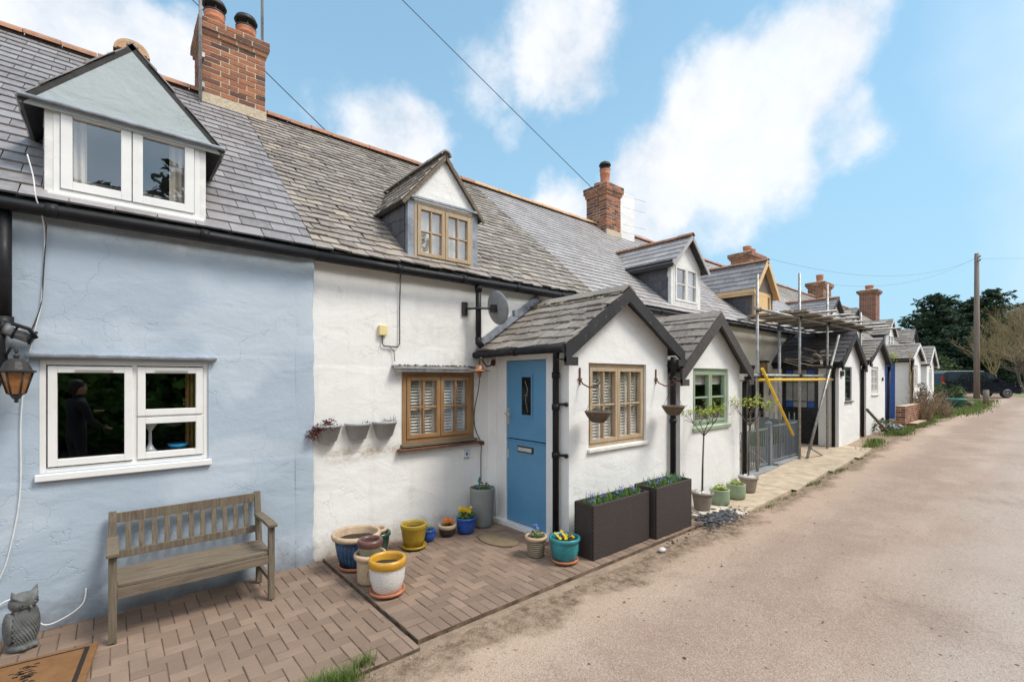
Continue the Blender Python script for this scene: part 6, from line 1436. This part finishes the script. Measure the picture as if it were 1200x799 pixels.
# grass and weeds
def grass(name, lab, spots, hgt, kind='stuff', cat='grass', w=.006):
    b = MB()
    for (x, y, rx_, ry_, n) in spots:
        for i in range(n): blade(b, (x+random.gauss(0, rx_), y+random.gauss(0, ry_), gz(x)-.03), hgt*random.uniform(.4, 1.2), hgt*random.uniform(.1, .9), w)
    return tag(b.build(name, M['grass']), lab, cat, None, kind)
grass('grass_tuft', 'thick tuft of long green grass at the corner of the brick paving, bottom edge', [(.93, -1.95, .09, .035, 950), (.80, -2.0, .08, .03, 350), (1.17, -1.88, .035, .015, 140)], .10, w=.004)
grass('verge_grass', 'rough grass and weeds growing along the foot of the far porches', [(random.uniform(13.2, 25), -1.85-random.uniform(-.12, .12), random.uniform(.1, .4), random.uniform(.04, .10), random.randint(60, 330)) for _ in range(34)], .12, w=.012)
grass('verge_grass', 'bright mown grass round the pole before the van', [(28+random.uniform(-3, 12), -1.7+random.uniform(-.35, .3), 1.2, .3, 420) for _ in range(26)], .16, w=.022)
sp = [(random.uniform(6.0, 13), -2.02+random.gauss(0, .02), .05, .012, random.randint(4, 26)) for _ in range(26)]+[(8.9, -2.05, .12, .03, 120), (10.2, -2.05, .15, .03, 160), (6.9, -2.08, .1, .02, 60)]
grass('edge_weeds', 'small weeds in the crack between concrete path and lane', sp, .05, w=.006)
sp = [(random.uniform(-.6, 1.45), random.uniform(-1.85, -.7), .012, .012, random.randint(3, 9)) for _ in range(16)]+[(random.uniform(1.6, 3.4), random.uniform(-1.8, -1.0), .01, .01, random.randint(2, 6)) for _ in range(12)]
grass('joint_weeds', 'tiny weeds sprouting in the joints of the brick paving', sp, .02, w=.003)
b = MB()
def pebble(x, y, r, m=0): b.ball((x, y, gz(x)-.03+r*.3), r, m, 6, 4, (random.uniform(.8, 1.4), random.uniform(.8, 1.3), random.uniform(.5, .8)))
for i in range(2600):
    x = -2+random.random()**1.5*16; y = -1.96-abs(random.gauss(0, .13)); pebble(x, y, random.uniform(.002, .007), random.choice((0, 0, 1, 2)))
for i in range(2200): x = random.uniform(.3, 9); y = random.uniform(-4.4, -2.1); pebble(x, y, random.uniform(.0015, .005)*1.3, random.choice((0, 1, 2)))
tag(b.build('gravel', [M['dirt'], M['concrete'], M['twig']]), 'loose gravel and grit scattered along the edge of the lane', 'gravel', None, 'stuff')
b = MB()
for i in range(420):
    x, y = 5.75+random.gauss(0, .22), -1.90+random.gauss(0, .10); s = random.uniform(.02, .055); b.obox((x, y, .012+random.uniform(0, .02)), (s, s*.6, .006), Matrix.Rotation(random.random()*3, 3, 'Z') @ Matrix.Rotation(random.gauss(0, .25), 3, 'X'))
tag(b.build('slate_chippings', M['slate_dark']), 'heap of broken slate chippings by the second rattan trough', 'chippings', None, 'stuff')
b = MB()
for i in range(60):
    x = random.uniform(4.3, 6.2); y = -1.98+random.gauss(0, .06); s = random.uniform(.02, .05); b.leaf((x, y, .0), s, 0, .15)
for i in range(16): b.leaf((random.uniform(1.5, 12), random.uniform(-4.2, -2.2), -.012), .03, 0, .15)
tag(b.build('dead_leaves', M['brownleaf']), 'scattered dead leaves along the edge of the lane', 'leaves', None, 'stuff')
# ------------------------------------------------------------------ across the lane (seen only mirrored in the panes)
random.seed(31)
og = 'trees across the lane, mirrored in the windows'
for i, x in enumerate((-9, -4.5, -.5, 3.5, 8, 13, 19)):
    o = copy_tree(ca if i % 2 else cb); o.location = (x, -15.5-random.random()*2, 0); o.rotation_euler.z = i*1.3; k = random.uniform(.6, .85); o.scale = (k*1.1, k*1.1, k); o['group'] = og; o['label'] = 'dark conifer across the lane, mirrored in the panes, '+('facing the near chimney', 'facing the bench', 'facing the white cottage', 'facing the blue door porch', 'facing the green window', 'facing the scaffold', 'facing the far porches')[i]
hh = fbush('dense dark hedge across the lane, mirrored in the lower windows', (-9, -11, 0), 3.0, 3.4, 5200, .3, 'leaf', 'hedge'); hh['group'] = 'hedge bushes across the lane'
for x, wq in ((-5, 'owl'), (-1, 'garden bench'), (3, 'oak window'), (7, 'green window'), (11, 'scaffold'), (16, 'far porches')): o = copy_tree(hh); o.location = (x, -11.2, 0); o.rotation_euler.z = x; o['label'] = 'dark hedge bush across the lane, mirrored in the panes, opposite the '+wq
for x, wq in ((24, 'the blue door of the far porch'), (34, 'the teal tub'), (44, 'the utility pole'), (54, 'the parked van')):  # extra unseen hedge, added to darken what the van paint reflects
    o = copy_tree(hh); o.location = (x, -12.5, 0); o.rotation_euler.z = x; o.scale = (1.8, 1.2, 1.5); o['label'] = 'unseen dark hedge bush added across the lane to darken reflections opposite '+wq
# person mirrored in the blue cottage's window
def person():
    t = thing('person', 'person in a dark jacket and dark trousers, hand raised, mirrored in the big white window', 'person', (-.42, -5.35, -.02), rz=R(-28))
    J = {}; verts = []; rad = []; edges = []
    def v(n, p, r): J[n] = len(verts); verts.append(p); rad.append(r)
    def e(a, b_): edges.append((J[a], J[b_]))
    v('pel', (0, 0, .93), (.15, .11)); v('wa', (0, 0, 1.05), (.135, .10)); v('ch', (.0, 0, 1.25), (.16, .12)); v('sh', (0, 0, 1.38), (.14, .10)); v('nk', (.01, 0, 1.46), (.058, .058)); v('nk2', (.015, 0, 1.52), (.055, .055))
    for a, b_ in (('pel', 'wa'), ('wa', 'ch'), ('ch', 'sh'), ('sh', 'nk'), ('nk', 'nk2')): e(a, b_)
    for s, k in ((-1, 'r'), (1, 'l')):
        v('hp'+k, (0, s*.09, .88), (.095, .095)); v('kn'+k, (.03, s*.11, .50), (.062, .062)); v('an'+k, (-.02, s*.12, .10), (.045, .045)); e('pel', 'hp'+k); e('hp'+k, 'kn'+k); e('kn'+k, 'an'+k)
        v('so'+k, (0, s*.185, 1.37), (.065, .065)); e('sh', 'so'+k)
    v('elr', (.07, -.24, 1.12), (.05, .05)); v('wrr', (.27, -.12, 1.22), (.032, .032)); e('sor', 'elr'); e('elr', 'wrr')
    v('ell', (.06, .25, 1.10), (.05, .05)); v('wrl', (.26, .18, .98), (.032, .032)); e('sol', 'ell'); e('ell', 'wrl')
    def skin(name, verts, edges, rad, mats, lv=2, root=0):
        me = bpy.data.meshes.new(name); me.from_pydata(verts, edges, []); o = bpy.data.objects.new(name, me); COL.objects.link(o); o.parent = t
        sk = o.modifiers.new('skin', 'SKIN'); me.skin_vertices or None
        if not me.skin_vertices: 
            bm_ = None
        for i, r in enumerate(rad): me.skin_vertices[0].data[i].radius = r
        me.skin_vertices[0].data[root].use_root = True
        sk.use_smooth_shade = True; sb = o.modifiers.new('sub', 'SUBSURF'); sb.levels = lv; sb.render_levels = lv
        me.materials.append(mats); return o
    skin('body', verts, edges, rad, M['jacket'])
    h = MB(); h.ball((.03, 0, 1.62), .10, 0, 22, 16, (.98, .80, 1.18)); h.ball((.128, 0, 1.605), .02, 0, 8, 6, (1, .8, 1.3)); h.ball((.10, 0, 1.545), .035, 0, 8, 6)
    for s in (-1, 1): h.ball((.02, s*.082, 1.61), .022, 0, 8, 6, (.9, .4, 1.3)); h.ball((.112, s*.032, 1.632), .010, 1, 8, 6)
    h.tube([(.118, -.02, 1.562), (.122, 0, 1.56), (.118, .02, 1.562)], .005, 5, 1)
    h.build('head', [M['skin'], M['plum']], t, local=True)
    h = MB(); h.ball((.005, 0, 1.665), .104, 0, 20, 12, (.98, .88, .95)); h.ball((-.04, 0, 1.61), .08, 0, 14, 10, (.8, 1, 1.2)); h.build('hair', M['hair'], t, local=True)
    for k, wx, wy_, wz, dr_ in (('r', .27, -.12, 1.22, Vector((.9, .25, .15))), ('l', .26, .18, .98, Vector((.9, -.2, -.15)))):
        dr_ = dr_.normalized(); W0 = Vector((wx, wy_, wz)); sd_ = dr_.cross(Vector((0, 0, 1))).normalized(); up = sd_.cross(dr_)
        vs = [tuple(W0), tuple(W0+dr_*.055)]; ed = [(0, 1)]; rd = [(.026, .022), (.036, .016)]
        for i, (o_, L) in enumerate(((-.027, .07), (-.009, .08), (.009, .075), (.027, .06))):
            b0 = W0+dr_*.075+sd_*o_; m1 = b0+dr_*L*.5-up*.004; m2 = b0+dr_*L*.85-up*.028; n0 = len(vs); vs += [tuple(b0), tuple(m1), tuple(m2)]; ed += [(1, n0), (n0, n0+1), (n0+1, n0+2)]; rd += [(.0095, .0095), (.0085, .0085), (.007, .007)]
        n0 = len(vs); s_ = -1 if k == 'r' else 1; vs += [tuple(W0+dr_*.035+sd_*.034*s_), tuple(W0+dr_*.07+sd_*.05*s_-up*.01)]; ed += [(0, n0), (n0, n0+1)]; rd += [(.012, .012), (.009, .009)]
        skin('hand', vs, ed, rd, M['skin'], 1)
    for s in (-1, 1): h = MB(); h.ball((.03, s*.12, .045), .06, 0, 14, 8, (2.0, .85, .75)); h.build('shoe', M['shoe'], t, local=True)
    return t
person()
# a few things on the sill inside the pale blue cottage
b = MB(); b.lathe([(.03, 0), (.06, .02), (.075, .045), (.072, .045), (.05, .02)], (.42, .10, 1.165), 20); tag(b.build('blue_bowl', M['bluedish']), 'bright blue bowl on the sill inside the big white window', 'bowl')
b = MB(); b.lathe([(.05, 0), (.03, .02), (.012, .06), (.012, .16), (.05, .22), (.055, .30)], (.235, .10, 1.165), 16); tag(b.build('glass_candlestick', M['clearlens']), 'clear glass candlestick inside the big white window', 'candlestick')
